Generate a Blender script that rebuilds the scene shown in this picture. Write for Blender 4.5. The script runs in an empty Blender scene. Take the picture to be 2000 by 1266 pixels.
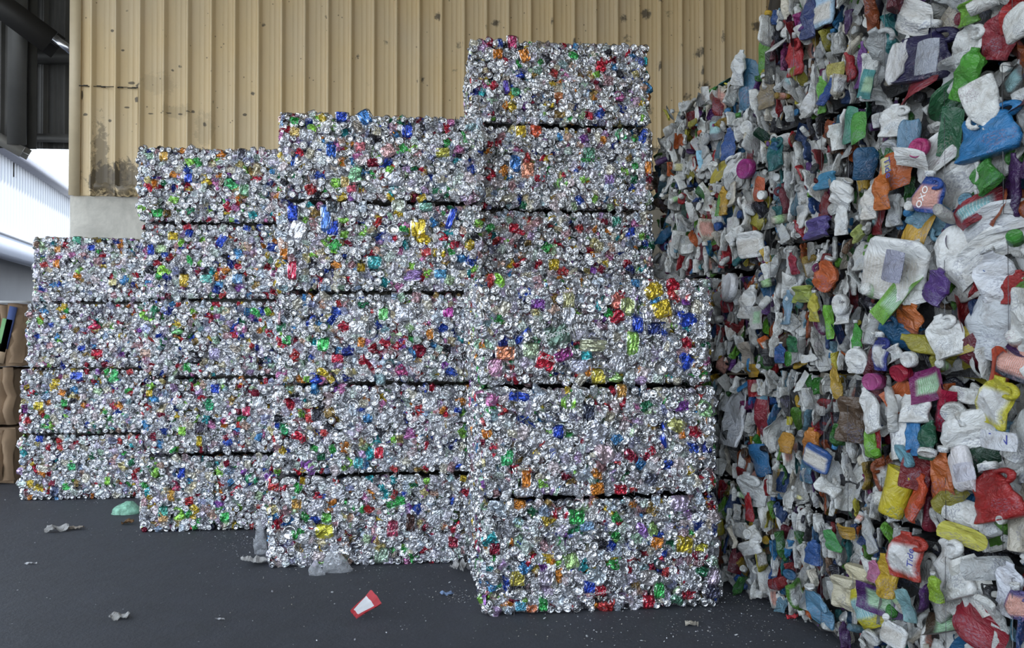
import bpy, math
import numpy as np
from mathutils import Matrix, Vector, Euler

C = bpy.context.scene.collection
sc = bpy.context.scene
R = math.radians
# ------------------------------------------------------------------ camera, world, sun, exposure
FPX, CX, CY = 1600.0, 1000.0, 633.0
EYE = Vector((0, 0, 1.55))
YAW, PITCH = R(5.4), R(0.79)
cam_data = bpy.data.cameras.new('camera')
cam_data.sensor_width = 36.0
cam_data.lens = FPX / 2000.0 * 36.0
cam_data.dof.use_dof = True
cam_data.dof.focus_distance = 5.3
cam_data.dof.aperture_fstop = 6.3
cam = bpy.data.objects.new('camera', cam_data)
C.objects.link(cam)
cam.location = EYE
cam.rotation_euler = (R(90) + PITCH, 0, -YAW)
sc.camera = cam
FWD = Vector((math.sin(YAW) * math.cos(PITCH), math.cos(YAW) * math.cos(PITCH), math.sin(PITCH)))
RGT = Vector((math.cos(YAW), -math.sin(YAW), 0))
UPV = RGT.cross(FWD)

sc.view_settings.view_transform = 'Standard'
sc.view_settings.look = 'None'
sc.view_settings.gamma = 1.0
sc.view_settings.use_curve_mapping = False
sc.view_settings.exposure = 0.68

world = bpy.data.worlds.new('sky')
sc.world = world
world.use_nodes = True
wn = world.node_tree.nodes; wl = world.node_tree.links
wn.clear()
wo = wn.new('ShaderNodeOutputWorld'); wb = wn.new('ShaderNodeBackground')
wr = wn.new('ShaderNodeValToRGB'); wm = wn.new('ShaderNodeSeparateXYZ'); wt = wn.new('ShaderNodeTexCoord')
wl.new(wt.outputs['Generated'], wm.inputs[0]); wl.new(wm.outputs['Z'], wr.inputs[0])
wr.color_ramp.elements[0].position = 0.0; wr.color_ramp.elements[0].color = (0.86, 0.93, 1.0, 1)
wr.color_ramp.elements[1].position = 0.8; wr.color_ramp.elements[1].color = (0.62, 0.78, 1.0, 1)
wl.new(wr.outputs[0], wb.inputs[0]); wb.inputs[1].default_value = 2.3
wl.new(wb.outputs[0], wo.inputs[0])

sun_d = bpy.data.lights.new('sun', 'SUN'); sun_d.energy = 3.2; sun_d.angle = R(1.0); sun_d.color = (1, 0.96, 0.9)
sun = bpy.data.objects.new('sun', sun_d); C.objects.link(sun)
sun.location = (8, 4, 14)
sun.rotation_euler = Vector((-0.42, 0.20, -0.88)).to_track_quat('-Z', 'Y').to_euler()

# ------------------------------------------------------------------ helpers: camera rays
def ray(px, py):
    return RGT * ((px - CX) / FPX) + UPV * ((CY - py) / FPX) + FWD
def on_plane(px, py, p0, n):
    d = ray(px, py); t = (Vector(p0) - EYE).dot(n) / d.dot(n)
    return EYE + d * t
def G(px, py):
    p = on_plane(px, py, (0, 0, 0), Vector((0, 0, 1))); p.z = 0; return p
def at_depth(px, py, z):                      # point on the ray at horizontal camera depth z
    d = ray(px, py); h = Vector((math.sin(YAW), math.cos(YAW), 0))
    return EYE + d * (z / d.dot(h))

# ------------------------------------------------------------------ helpers: materials
def nodes_of(name):
    m = bpy.data.materials.new(name); m.use_nodes = True
    nt = m.node_tree; b = nt.nodes['Principled BSDF']
    return m, nt, b
def N(nt, t, **kw):
    n = nt.nodes.new(t)
    for k, v in kw.items():
        if k.startswith('i_'):
            n.inputs[k[2:].replace('_', ' ')].default_value = v
        else:
            setattr(n, k, v)
    return n
def mixc(nt, fac, a, b, blend='MIX'):
    n = nt.nodes.new('ShaderNodeMix'); n.data_type = 'RGBA'; n.blend_type = blend
    for i, v in ((0, fac), (6, a), (7, b)):
        if hasattr(v, 'links') or isinstance(v, bpy.types.NodeSocket):
            nt.links.new(v, n.inputs[i])
        elif i == 0:
            n.inputs[0].default_value = v
        else:
            n.inputs[i].default_value = (*v, 1) if len(v) == 3 else v
    return n.outputs[2]
def ramp(nt, src, stops, interp='LINEAR'):
    n = nt.nodes.new('ShaderNodeValToRGB'); n.color_ramp.interpolation = interp
    e = n.color_ramp.elements
    while len(e) < len(stops): e.new(0.5)
    for i, (p, c) in enumerate(stops):
        e[i].position = p; e[i].color = (c, c, c, 1) if not isinstance(c, tuple) else (*c, 1)
    nt.links.new(src, n.inputs[0]); return n.outputs[0]
def math_(nt, op, a, b=None):
    n = nt.nodes.new('ShaderNodeMath'); n.operation = op
    for i, v in ((0, a), (1, b)):
        if v is None: continue
        if isinstance(v, bpy.types.NodeSocket): nt.links.new(v, n.inputs[i])
        else: n.inputs[i].default_value = v
    return n.outputs[0]
def bump(nt, b, h, strength, dist):
    n = nt.nodes.new('ShaderNodeBump'); n.inputs['Strength'].default_value = strength
    n.inputs['Distance'].default_value = dist
    nt.links.new(h, n.inputs['Height']); nt.links.new(n.outputs[0], b.inputs['Normal'])
def noise(nt, vec, scale, detail=3, rough=0.5, dist=0.0):
    n = nt.nodes.new('ShaderNodeTexNoise'); n.inputs['Scale'].default_value = scale
    n.inputs['Detail'].default_value = detail; n.inputs['Roughness'].default_value = rough
    n.inputs['Distortion'].default_value = dist
    if vec is not None: nt.links.new(vec, n.inputs['Vector'])
    return n.outputs['Fac']
def objco(nt): return nt.nodes.new('ShaderNodeTexCoord').outputs['Object']

def plain(name, col, rough=0.6, metal=0.0, var=0.12, scale=6.0, bmp=0.0, bscale=60.0):
    m, nt, b = nodes_of(name)
    oc = objco(nt)
    f = noise(nt, oc, scale, 5, 0.6)
    c = mixc(nt, f, tuple(x * (1 - var * 2) for x in col), tuple(min(1, x * (1 + var)) for x in col))
    nt.links.new(c, b.inputs['Base Color'])
    b.inputs['Roughness'].default_value = rough; b.inputs['Metallic'].default_value = metal
    if bmp: bump(nt, b, noise(nt, oc, bscale, 4), bmp, 0.01)
    return m

def can_material():
    m, nt, b = nodes_of('crushed_aluminum')
    mask = N(nt, 'ShaderNodeAttribute', attribute_name='mask').outputs['Fac']
    tint = N(nt, 'ShaderNodeAttribute', attribute_name='tint').outputs['Color']
    oi = nt.nodes.new('ShaderNodeObjectInfo')
    col = mixc(nt, 1.0, tint, oi.outputs['Color'], 'MULTIPLY')
    oc = objco(nt)
    f1 = noise(nt, oc, 34, 3, 0.6, 0.6)
    pat = ramp(nt, f1, [(0.0, 0.0), (0.57, 0.0), (0.60, 1.0), (1.0, 1.0)])
    f2 = noise(nt, oc, 90, 2, 0.5)
    pat2 = ramp(nt, f2, [(0.0, 0.0), (0.60, 0.0), (0.63, 1.0), (1.0, 1.0)])
    col = mixc(nt, math_(nt, 'MULTIPLY', pat, 0.45), col, (0.78, 0.79, 0.82))
    col = mixc(nt, math_(nt, 'MULTIPLY', pat2, 0.5), col, mixc(nt, 0.6, col, (0.1, 0.1, 0.16)))
    fin = mixc(nt, mask, (0.80, 0.81, 0.84), col)
    grime_shade = ramp(nt, noise(nt, oc, 17, 4, 0.65), [(0.32, 0.30), (0.60, 1.0)])  # random grime, deepened to stand in for shade in the crevices
    fin = mixc(nt, 1.0, fin, grime_shade, 'MULTIPLY')
    nt.links.new(fin, b.inputs['Base Color'])
    met = nt.nodes.new('ShaderNodeMapRange'); nt.links.new(mask, met.inputs[0])
    met.inputs[3].default_value = 1.0; met.inputs[4].default_value = 0.72
    nt.links.new(met.outputs[0], b.inputs['Metallic'])
    b.inputs['Roughness'].default_value = 0.26
    h = math_(nt, 'ADD', noise(nt, oc, 60, 1, 0.4, 0.8), math_(nt, 'MULTIPLY', math_(nt, 'ABSOLUTE', math_(nt, 'SUBTRACT', noise(nt, oc, 38, 1, .4, .5), .5)), 1.6))
    bump(nt, b, h, 0.62, 0.010)
    return m

def plastic_material():
    m, nt, b = nodes_of('crushed_plastic')
    mask = N(nt, 'ShaderNodeAttribute', attribute_name='mask').outputs['Fac']
    tint = N(nt, 'ShaderNodeAttribute', attribute_name='tint').outputs['Color']
    lab = N(nt, 'ShaderNodeAttribute', attribute_name='label').outputs['Color']
    oi = nt.nodes.new('ShaderNodeObjectInfo')
    col = mixc(nt, 1.0, tint, oi.outputs['Color'], 'MULTIPLY')
    oc = objco(nt)
    vo = N(nt, 'ShaderNodeTexVoronoi'); vo.inputs['Scale'].default_value = 26; nt.links.new(oc, vo.inputs['Vector'])
    lab = mixc(nt, .38, lab, (.42, .43, .46))
    wv = N(nt, 'ShaderNodeTexWave'); wv.inputs['Scale'].default_value = 55; wv.inputs['Distortion'].default_value = 3; wv.inputs['Detail'].default_value = 3; nt.links.new(oc, wv.inputs['Vector'])
    lab2 = mixc(nt, ramp(nt, wv.outputs['Fac'], [(0, 0), (0.90, 0), (0.97, 1), (1, 1)]), mixc(nt, .04, lab, (.62, .62, .62)), (0.62, 0.62, 0.62))
    pr_ = math_(nt, 'MULTIPLY', ramp(nt, noise(nt, oc, 9, 2), [(.58, 0), (.61, 1)]), ramp(nt, noise(nt, oc, 190, 2, .6), [(.50, 0), (.56, 1)]))
    col = mixc(nt, math_(nt, 'MULTIPLY', pr_, .5), col, mixc(nt, .7, lab, (.06, .07, .16)))
    fin = mixc(nt, mask, col, lab2)
    dirt = ramp(nt, noise(nt, oc, 16, 5, 0.7), [(0.30, (0.34, 0.29, 0.24)), (0.52, (.80, .80, .80))])
    fin = mixc(nt, 0.75, fin, dirt, 'MULTIPLY')
    sp = ramp(nt, noise(nt, oc, 75, 3, 0.6), [(0.0, 1.0), (0.66, 1.0), (0.72, 0.35), (1, 0.3)])
    fin = mixc(nt, 0.6, fin, sp, 'MULTIPLY')
    nt.links.new(fin, b.inputs['Base Color'])
    b.inputs['Roughness'].default_value = 0.42
    h = math_(nt, 'ABSOLUTE', math_(nt, 'SUBTRACT', noise(nt, oc, 22, 4, 0.6, 0.8), .5))
    bump(nt, b, h, 0.8, 0.03)
    b.inputs['Roughness'].default_value = .34
    return m

M_CAN = can_material()
M_PLA = plastic_material()
M_DARK = plain('painted_mouth_shade', (0.035, 0.033, 0.035), 0.8, 0.0)  # near-black colour paints the shaded inside of opened can mouths
M_WIRE = plain('baling_wire_steel', (0.16, 0.16, 0.17), 0.5, 1.0)

# ------------------------------------------------------------------ helpers: meshes from arrays
class Tpl:
    """vertices, loops, face sizes and per-vertex mask/tint/label of one shape"""
    def __init__(s):
        s.v = np.zeros((0, 3)); s.l = np.zeros(0, int); s.t = np.zeros(0, int)
        s.m = np.zeros(0); s.s = np.zeros(0, bool); s.mi = np.zeros(0, int); s.lab = np.zeros((0, 3))
        s.part = None
    def add(s, v, faces_l, faces_t, mask=None, smooth=True, mi=0):
        v = np.asarray(v, float); n0 = len(s.v)
        s.v = np.vstack([s.v, v]); s.l = np.concatenate([s.l, np.asarray(faces_l, int) + n0])
        s.t = np.concatenate([s.t, np.asarray(faces_t, int)])
        s.m = np.concatenate([s.m, np.zeros(len(v)) if mask is None else np.broadcast_to(mask, (len(v),))])
        s.s = np.concatenate([s.s, np.full(len(faces_t), smooth)])
        s.mi = np.concatenate([s.mi, np.full(len(faces_t), mi)])
        s.lab = np.vstack([s.lab, np.tile((0.2, 0.3, 0.6), (len(v), 1))])
        return n0
    def grid(s, v, nu, nv, wrap=False, mask=None, smooth=True, cap0=False, cap1=False, mi=0):
        """v: (nv*nu,3) rows of nu; wrap joins a row's ends; caps close first/last row"""
        i = np.arange(nv - 1)[:, None]; j = np.arange(nu if wrap else nu - 1)[None, :]
        j2 = (j + 1) % nu
        q = np.stack([i * nu + j, i * nu + j2, (i + 1) * nu + j2, (i + 1) * nu + j], -1).reshape(-1, 4)
        l = q.reshape(-1); t = np.full(len(q), 4)
        if cap0: l = np.concatenate([l, np.arange(nu)[::-1]]); t = np.append(t, nu)
        if cap1: l = np.concatenate([l, (nv - 1) * nu + np.arange(nu)]); t = np.append(t, nu)
        s.add(v, l, t, mask, smooth, mi)
    def box(s, c, h, mask=0.0, mi=0, rot=None):
        c = np.array(c, float); h = np.array(h, float)
        k = np.array([[x, y, z] for z in (-1, 1) for y in (-1, 1) for x in (-1, 1)], float) * h
        if rot is not None: k = k @ np.array(Matrix(rot).to_3x3()).T if not isinstance(rot, np.ndarray) else k @ rot.T
        f = [0, 2, 3, 1, 4, 5, 7, 6, 0, 1, 5, 4, 2, 6, 7, 3, 0, 4, 6, 2, 1, 3, 7, 5]
        s.add(k + c, f, [4] * 6, mask, False, mi)

def make_mesh(name, v, l, t, mats, m=None, tint=None, lab=None, smooth=None, mi=None):
    me = bpy.data.meshes.new(name)
    me.vertices.add(len(v)); me.vertices.foreach_set('co', np.ascontiguousarray(v, np.float32).ravel())
    me.loops.add(len(l)); me.loops.foreach_set('vertex_index', np.ascontiguousarray(l, np.int32))
    st = np.concatenate([[0], np.cumsum(t)[:-1]]).astype(np.int32)
    me.polygons.add(len(t)); me.polygons.foreach_set('loop_start', st)
    for x in mats: me.materials.append(x)
    if mi is not None: me.polygons.foreach_set('material_index', np.ascontiguousarray(mi, np.int32))
    if m is not None:
        a = me.attributes.new('mask', 'FLOAT', 'POINT'); a.data.foreach_set('value', np.ascontiguousarray(m, np.float32))
    for nm, arr in (('tint', tint), ('label', lab)):
        if arr is not None:
            a = me.attributes.new(nm, 'FLOAT_COLOR', 'POINT')
            c = np.ones((len(v), 4), np.float32); c[:, :3] = arr
            a.data.foreach_set('color', c.ravel())
    me.update(calc_edges=True)
    if smooth is not None: me.polygons.foreach_set('use_smooth', np.ascontiguousarray(smooth, bool))
    return me

def tpl_mesh(name, t, mats, tint=(1, 1, 1)):
    return make_mesh(name, t.v, t.l, t.t, mats, t.m, np.tile(tint, (len(t.v), 1)), t.lab, t.s, t.mi)

class Pile:
    """joins many placed shapes into one mesh"""
    def __init__(s): s.V = []; s.L = []; s.T = []; s.M = []; s.K = []; s.A = []; s.S = []; s.I = []; s.n = 0
    def put(s, t, rot, loc, sca=(1, 1, 1), tint=(1, 1, 1), lab=None):
        v = (t.v * np.asarray(sca)) @ rot.T + np.asarray(loc)
        s.V.append(v); s.L.append(t.l + s.n); s.T.append(t.t); s.M.append(t.m)
        s.K.append(np.tile(tint, (len(v), 1))); s.A.append(t.lab if lab is None else np.tile(lab, (len(v), 1)))
        s.S.append(t.s); s.I.append(t.mi); s.n += len(v)
    def mesh(s, name, mats):
        c = np.concatenate
        return make_mesh(name, c(s.V), c(s.L), c(s.T), mats, c(s.M), c(s.K), c(s.A), c(s.S), c(s.I))

def fold(p, seed, freq, n=5):
    """creased noise, about -0.5..0.5"""
    r = np.random.default_rng(seed); o = np.zeros(len(p))
    for _ in range(n):
        k = r.normal(size=3); k /= np.linalg.norm(k); k *= freq * r.uniform(0.6, 1.9)
        o += 1 - 2 * np.abs(np.sin(p @ k + r.uniform(0, 6.3)))
    return o / n
def swell(p, seed, freq, n=4):
    r = np.random.default_rng(seed); o = np.zeros(len(p))
    for _ in range(n):
        k = r.normal(size=3); k /= np.linalg.norm(k); k *= freq * r.uniform(0.6, 1.6)
        o += np.sin(p @ k + r.uniform(0, 6.3))
    return o / n

def link(name, data, parent=None, loc=None, rot=None):
    o = bpy.data.objects.new(name, data); C.objects.link(o)
    if parent is not None: o.parent = parent
    if loc is not None: o.location = loc
    if rot is not None: o.rotation_euler = rot
    return o
def thing(name, label, cat, loc=(0, 0, 0), rz=0, group=None):
    o = link(name, None, None, loc, (0, 0, rz)); o.empty_display_size = 0.2
    o['label'] = label; o['category'] = cat
    if group: o['group'] = group
    return o
def tag(o, label, cat, group=None, kind=None):
    o['label'] = label; o['category'] = cat
    if group: o['group'] = group
    if kind: o['kind'] = kind
    return o
def struct(o): o['kind'] = 'structure'; return o

def rot_from(x, y, z): return np.array([list(x), list(y), list(z)], float).T   # columns are the axes
def rotm(ax, a):
    return np.array(Matrix.Rotation(a, 3, ax))

# ------------------------------------------------------------------ can shapes (metres; +Z points out of the bale)
RG = np.random.default_rng(11)
def lathe(profile, seg, masks, squash, seed, amp_face, amp_body, smooth=True):
    a = np.linspace(0, 2 * math.pi, seg, endpoint=False)
    rows = []; mk = []
    for (r, z), k in zip(profile, masks):
        rows.append(np.stack([r * np.cos(a) * squash, r * np.sin(a) / squash ** 0.3, np.full(seg, z)], 1)); mk.append(np.full(seg, k))
    v = np.vstack(rows); mk = np.concatenate(mk)
    depth = np.clip(-v[:, 2] / 0.02, 0, 1)
    d = fold(v, seed, 90)
    v[:, 0] += d * amp_body * depth; v[:, 1] += fold(v, seed + 1, 90) * amp_body * depth
    v[:, 2] += swell(v, seed + 2, 60) * amp_face
    return v, mk, len(profile)

def can_top(seed):
    r = np.random.default_rng(seed); t = Tpl(); seg = 16
    pr = [(.004, -.0036), (.0185, -.0036), (.0212, -.0068), (.0232, -.0058), (.0245, 0), (.0263, .0009), (.0272, -.001), (.0268, -.0035), (.031, -.011), (.0338, -.019), (.034, -.034)]
    v, mk, n = lathe(pr, seg, [0] * 9 + [1, 1], r.uniform(.72, 1.05), seed, .0013, .007)
    t.grid(v, seg, n, True, mk, True, cap0=True)
    a = np.linspace(0, 2 * math.pi, 8, endpoint=False)            # pull tab ring and the poured-out mouth
    o = np.stack([.0065 * np.cos(a), -.004 + .0115 * np.sin(a), np.full(8, -.0008)], 1)
    i = np.stack([.003 * np.cos(a), -.007 + .005 * np.sin(a), np.full(8, -.0004)], 1)
    b = o.copy(); b[:, 2] -= .0026
    t.grid(np.vstack([b, o, i]), 8, 3, True, 0)
    mo = np.stack([.0085 * np.cos(a), .0105 + .006 * np.sin(a), np.full(8, -.0030)], 1)
    t.add(mo, np.arange(8), [8], 0, False, 1 if seed % 3 == 0 else 0)
    return t
def can_bottom(seed):
    r = np.random.default_rng(seed); t = Tpl(); seg = 16
    pr = [(.003, -.010), (.010, -.0085), (.0175, -.0045), (.0212, -.0004), (.0232, .0004), (.0252, -.0022), (.0295, -.009), (.033, -.017), (.034, -.034)]
    v, mk, n = lathe(pr, seg, [0] * 7 + [.8, 1], r.uniform(.74, 1.05), seed, .0012, .007)
    t.grid(v, seg, n, True, mk, True, cap0=True)
    return t
def slabgrid(nu, nv, hx, hy, shape, back):
    """front heightfield on a super-ellipse outline with a skirt going back"""
    u, w = np.meshgrid(np.linspace(-1, 1, nu), np.linspace(-1, 1, nv))
    u = u.ravel(); w = w.ravel()
    k = shape
    x = u * np.sqrt(1 - k * w * w / 2); y = w * np.sqrt(1 - k * u * u / 2)
    v = np.stack([x * hx, y * hy, np.zeros_like(x)], 1)
    edge = (np.abs(u) > .999) | (np.abs(w) > .999)
    return v, u, w, edge
def can_side(seed, pancake=False):
    r = np.random.default_rng(seed); t = Tpl()
    hx = r.uniform(.048, .070); hy = r.uniform(.032, .042)
    if pancake: hx = r.uniform(.024, .04); hy = r.uniform(.032, .04)
    nu, nv = 13, 9
    v, u, w, e = slabgrid(nu, nv, hx, hy, r.uniform(.15, .6), 0)
    z = .010 * (1 - u ** 4) * (1 - w ** 4) + fold(v, seed, 60, 4) * .010 + fold(v, seed + 5, 130, 3) * .004
    if pancake: z += .004 * np.sin(v[:, 0] * 420 + swell(v, seed, 30) * 3)
    v[:, 2] = np.where(e, -.016, z)
    v[:, 0] += swell(v, seed + 3, 40) * .004; v[:, 1] += swell(v, seed + 4, 40) * .004
    mk = np.where(np.abs(u) > .82, 0.0, 1.0)
    t.grid(v, nu, nv, False, mk, False)
    if not pancake:                                                   # rolled end rim showing at one end
        a = np.linspace(0, 2 * math.pi, 10, endpoint=False)
        y = np.cos(a) * hy * .78; z2 = np.sin(a) * .008
        o = np.stack([np.full(10, hx * .93), y, z2 - .002], 1); p = o.copy(); p[:, 0] += .006; p[:, 1:] *= .9
        t.grid(np.vstack([o, p]), 10, 2, True, 0, True, cap1=True)
    return t
def can_shard(seed):
    r = np.random.default_rng(seed); t = Tpl(); seg = 13
    a = np.linspace(0, 2 * math.pi, seg, endpoint=False)
    rad = r.uniform(.030, .048) * (1 + .28 * np.sin(a * 2 + r.uniform(0, 6)) + .16 * np.sin(a * 3 + r.uniform(0, 6)) + r.uniform(-.1, .1, seg))
    rows = []
    for k, q in enumerate((.08, .3, .55, .8, 1.0)):
        rows.append(np.stack([rad * q * np.cos(a), rad * q * np.sin(a), np.full(seg, .008 * (1 - q * q) if k < 4 else -.014)], 1))
    v = np.vstack(rows)
    inner = np.arange(len(v)) < seg * 4
    v[:, 2] += np.where(inner, fold(v, seed, 75, 4) * .014 + fold(v, seed + 9, 160, 3) * .005, 0)
    mk = (swell(v, seed + 2, 45) > -.25).astype(float)
    t.grid(v, seg, 5, True, mk, False, cap0=True)
    return t
TOPS = [can_top(100 + i) for i in range(12)]
BOTS = [can_bottom(200 + i) for i in range(7)]
SIDES = [can_side(300 + i) for i in range(14)]
PANS = [can_side(400 + i, True) for i in range(8)]
SHARDS = [can_shard(500 + i) for i in range(14)]

SILVERS = [(.82, .83, .86), (.74, .75, .80), (.66, .67, .72), (.80, .78, .86), (.76, .82, .84), (.84, .84, .84), (.55, .56, .60), (.70, .66, .80),
           (.66, .76, .70), (.80, .70, .72), (.76, .72, .60), (.62, .70, .80), (.42, .43, .47)]
BRIGHTS = [((.55, .03, .06), 9), ((.70, .08, .08), 5), ((.30, .02, .05), 3), ((.04, .10, .50), 7), ((.03, .05, .30), 3), ((.10, .35, .70), 4),
           ((.08, .50, .12), 5), ((.35, .75, .12), 5), ((.03, .22, .10), 3), ((.72, .52, .06), 5), ((.80, .30, .05), 5), ((.45, .30, .10), 3),
           ((.35, .12, .50), 3), ((.70, .25, .50), 4), ((.05, .45, .50), 3), ((.05, .05, .06), 5), ((.75, .65, .30), 3), ((.70, .50, .80), 3)]
BW = np.array([w for _, w in BRIGHTS], float); BW /= BW.sum()
def can_colour(r, p_silver=.42):
    if r.random() < p_silver + .10: c = np.array(SILVERS[r.integers(len(SILVERS))])
    else:
        c = np.array(BRIGHTS[r.choice(len(BRIGHTS), p=BW)][0])
        k = r.random()
        if k < .35: c = c * .5 + np.array((.8, .8, .84)) * .5
        c = c * .85
    return np.clip(c * r.uniform(.85, 1.1), 0, 1)
_meshes = {}
def shared(kind, t, mats):
    k = id(t)
    if k not in _meshes: _meshes[k] = tpl_mesh(kind, t, mats)
    return _meshes[k]

def rough_box(w, h, d, seed, amp=.012, n=10):
    """the body of a bale: a rounded, lumpy block; base centre at the origin, front at -Y"""
    t = Tpl()
    for ax, s in ((0, -1), (0, 1), (1, -1), (1, 1), (2, -1), (2, 1)):
        u, q = np.meshgrid(np.linspace(-1, 1, n), np.linspace(-1, 1, n)); u = u.ravel(); q = q.ravel()
        v = np.zeros((n * n, 3)); o = [i for i in range(3) if i != ax]
        v[:, ax] = s; v[:, o[0]] = u; v[:, o[1]] = q
        if (s > 0) == (ax == 1): v = v.reshape(n, n, 3)[:, ::-1].reshape(-1, 3)
        t.grid(v, n, n, False, 0, False)
    v = t.v * np.array([w / 2, d / 2, h / 2])
    v += np.stack([fold(v, seed + i, 25) for i in range(3)], 1) * amp
    t.v = v + np.array([0, 0, h / 2]); t.m[:] = 1
    return t

def frame_from_normal(n, tilt, r, spin):
    n = np.array(n, float); up = np.array([0, 0, 1.0]) if abs(n[2]) < .8 else np.array([0, 1.0, 0])
    x = np.cross(up, n); x /= np.linalg.norm(x); y = np.cross(n, x)
    base = np.stack([x, y, n], 1)
    a = r.uniform(0, 2 * math.pi)
    axis = Vector((math.cos(a), math.sin(a), 0))
    T = np.array(Matrix.Rotation(tilt, 3, axis)); S = rotm('Z', spin)
    return base @ T @ S

def wire_mesh(w_x, h, d, rad=.0015):
    """one closed wire loop round a bale: up the front, over the top, down the back"""
    pts = []; y0, y1 = -d / 2 - .022, d / 2 + .022; z0, z1 = .002, h - .002
    n = 14
    for i in range(n): pts.append((0, y0, z0 + (z1 - z0) * i / (n - 1)))
    pts += [(0, y1, z1), (0, y1, z0)]
    pts = np.array(pts); pts[1:n - 1, 0] += np.sin(np.arange(1, n - 1) * 1.3) * .0025
    pts[1:n - 1, 1] += np.sin(np.arange(1, n - 1) * 2.1) * .004
    rows = []
    m = len(pts)
    for i in range(m):
        tn = pts[(i + 1) % m] - pts[i - 1]; tn /= np.linalg.norm(tn)
        a = np.cross(tn, [1, 0, 0]); a /= np.linalg.norm(a); b = np.array([1.0, 0, 0])
        for k in range(5):
            q = 2 * math.pi * k / 5; rows.append(pts[i] + rad * (math.cos(q) * a + math.sin(q) * b))
    rows += rows[:5]
    t = Tpl(); t.grid(np.array(rows), 5, m + 1, True, 0)
    return t

# ------------------------------------------------------------------ one bale of cans
N_OWN = 100
def can_bale(label, origin, rz, w, h, d, seed, faces='FLRT', heroes=(), letters=(), own=N_OWN, split=False):
    """origin = front left bottom corner, in world; heroes = (u, v, su, sv, angle, colour, kind) on the front"""
    r = np.random.default_rng(seed)
    cr, sr = math.cos(rz), math.sin(rz)
    loc = Vector(origin) + Vector((cr * w / 2 - sr * d / 2, sr * w / 2 + cr * d / 2, 0))
    root = thing('can_bale', label, 'bale', loc, rz, 'wired bales of crushed drink cans')
    pile = Pile()
    ins = .03
    core = rough_box(w - 2 * ins, h - .03, d - 2 * ins, seed)
    pile.put(core, np.eye(3), (0, 0, .012), tint=(.12, .12, .13))  # core tinted dark so the gaps between cans look shaded
    pile.M[-1] = np.ones(len(core.v))
    cand = []
    def surf(face, u, v):
        """position and outward normal on a face, rounded at its edges; u along, v up (0..1 lengths in m)"""
        if face == 'F': U, V = w, h
        elif face in 'LR': U, V = d, h
        else: U, V = w, d
        a = min(u, U - u); b = min(v, V - v); rr = .035
        nu = (-1 if u < U / 2 else 1) * max(0, 1 - a / rr) ** 1.3; nv = (-1 if v < V / 2 else 1) * max(0, 1 - b / rr) ** 1.3
        back = .018 * (nu * nu + nv * nv)
        off = swell(np.array([[u + seed, v, seed * .7]]), seed % 50, 5)[0] * .014 - back
        n = np.array([nu * .8, nv * .45, 1.0]); n /= np.linalg.norm(n)
        if face == 'F': p = np.array([u - w / 2, -d / 2 - off, v]); nn = np.array([n[0], -n[2], n[1]])
        elif face == 'L': p = np.array([-w / 2 - off, d / 2 - u, v]); nn = np.array([-n[2], -n[0], n[1]])
        elif face == 'R': p = np.array([w / 2 + off, u - d / 2, v]); nn = np.array([n[2], n[0], n[1]])
        else: p = np.array([u - w / 2, v - d / 2, h + off - .01]); nn = np.array([n[0], n[1], n[2]])
        return p, nn
    def lay(face, step, second):
        U, V = {'F': (w, h), 'L': (d, h), 'R': (d, h), 'T': (w, d)}[face]
        ny = max(2, round(V / (step * .88))); nx = max(2, round(U / step))
        for j in range(ny):
            for i in range(nx + (j % 2)):
                u = (i + (.5 if j % 2 == 0 else 0)) / nx * U + r.normal() * step * .16
                v = (j + .5) / ny * V + r.normal() * step * .14
                u = min(max(u, .024), U - .024); v = min(max(v, .027), V - .027)
                if face == 'F':
                    if split and abs(u - split) < .012: continue
                    hit = False
                    for hh in heroes:
                        ca, sa = math.cos(hh[4]), math.sin(hh[4])
                        du, dv = u - hh[0], v - hh[1]
                        if ((du * ca + dv * sa) / (hh[2] * .42)) ** 2 + ((-du * sa + dv * ca) / (hh[3] * .42)) ** 2 < 1: hit = True
                    if hit: continue
                p, n = surf(face, u, v)
                k = r.random(); tilt = abs(r.normal()) * .22
                if second: v = min(max(v, .042), V - .042); p, n = surf(face, u, v)
                edge = min(v, V - v) < .045
                if second:
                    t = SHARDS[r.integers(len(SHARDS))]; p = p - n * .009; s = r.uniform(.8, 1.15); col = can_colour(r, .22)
                elif k < .34: t = TOPS[r.integers(len(TOPS))]; s = r.uniform(.82, 1.04); col = can_colour(r, .2); p = p + n * .010
                elif k < .48: t = BOTS[r.integers(len(BOTS))]; s = r.uniform(.8, 1.04); col = can_colour(r, .2); p = p + n * .010
                elif k < .70: t = SIDES[r.integers(len(SIDES))]; s = r.uniform(.7, 1.02); col = can_colour(r, .45)
                elif k < .82: t = PANS[r.integers(len(PANS))]; s = r.uniform(.8, 1.05); col = can_colour(r, .45)
                else: t = SHARDS[r.integers(len(SHARDS))]; s = r.uniform(.8, 1.25); col = can_colour(r, .4)
                if edge: s *= .84
                M3 = frame_from_normal(n, tilt, r, r.uniform(0, 2 * math.pi))
                p = p + n * r.normal() * .0035
                size = s * (np.ptp(t.v[:, 0]) * np.ptp(t.v[:, 1])) * (1.15 if t.s[0] else 1)
                cand.append((face, second, size, t, M3, p, s, col))
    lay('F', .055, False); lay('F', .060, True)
    for f in faces:
        if f != 'F': lay(f, .064 if f != 'T' else .07, False)
    fr = sorted([c for c in cand if c[0] == 'F' and not c[1]], key=lambda c: -c[2])
    n_own = max(0, own - len(heroes))
    picked = set(id(c) for c in fr[:n_own])
    for c in cand:
        if id(c) in picked: continue
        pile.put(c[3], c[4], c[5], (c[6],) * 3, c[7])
    body = link('compressed_scrap', pile.mesh('compressed_scrap', [M_CAN, M_DARK]), root); body['kind'] = 'stuff'
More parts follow.
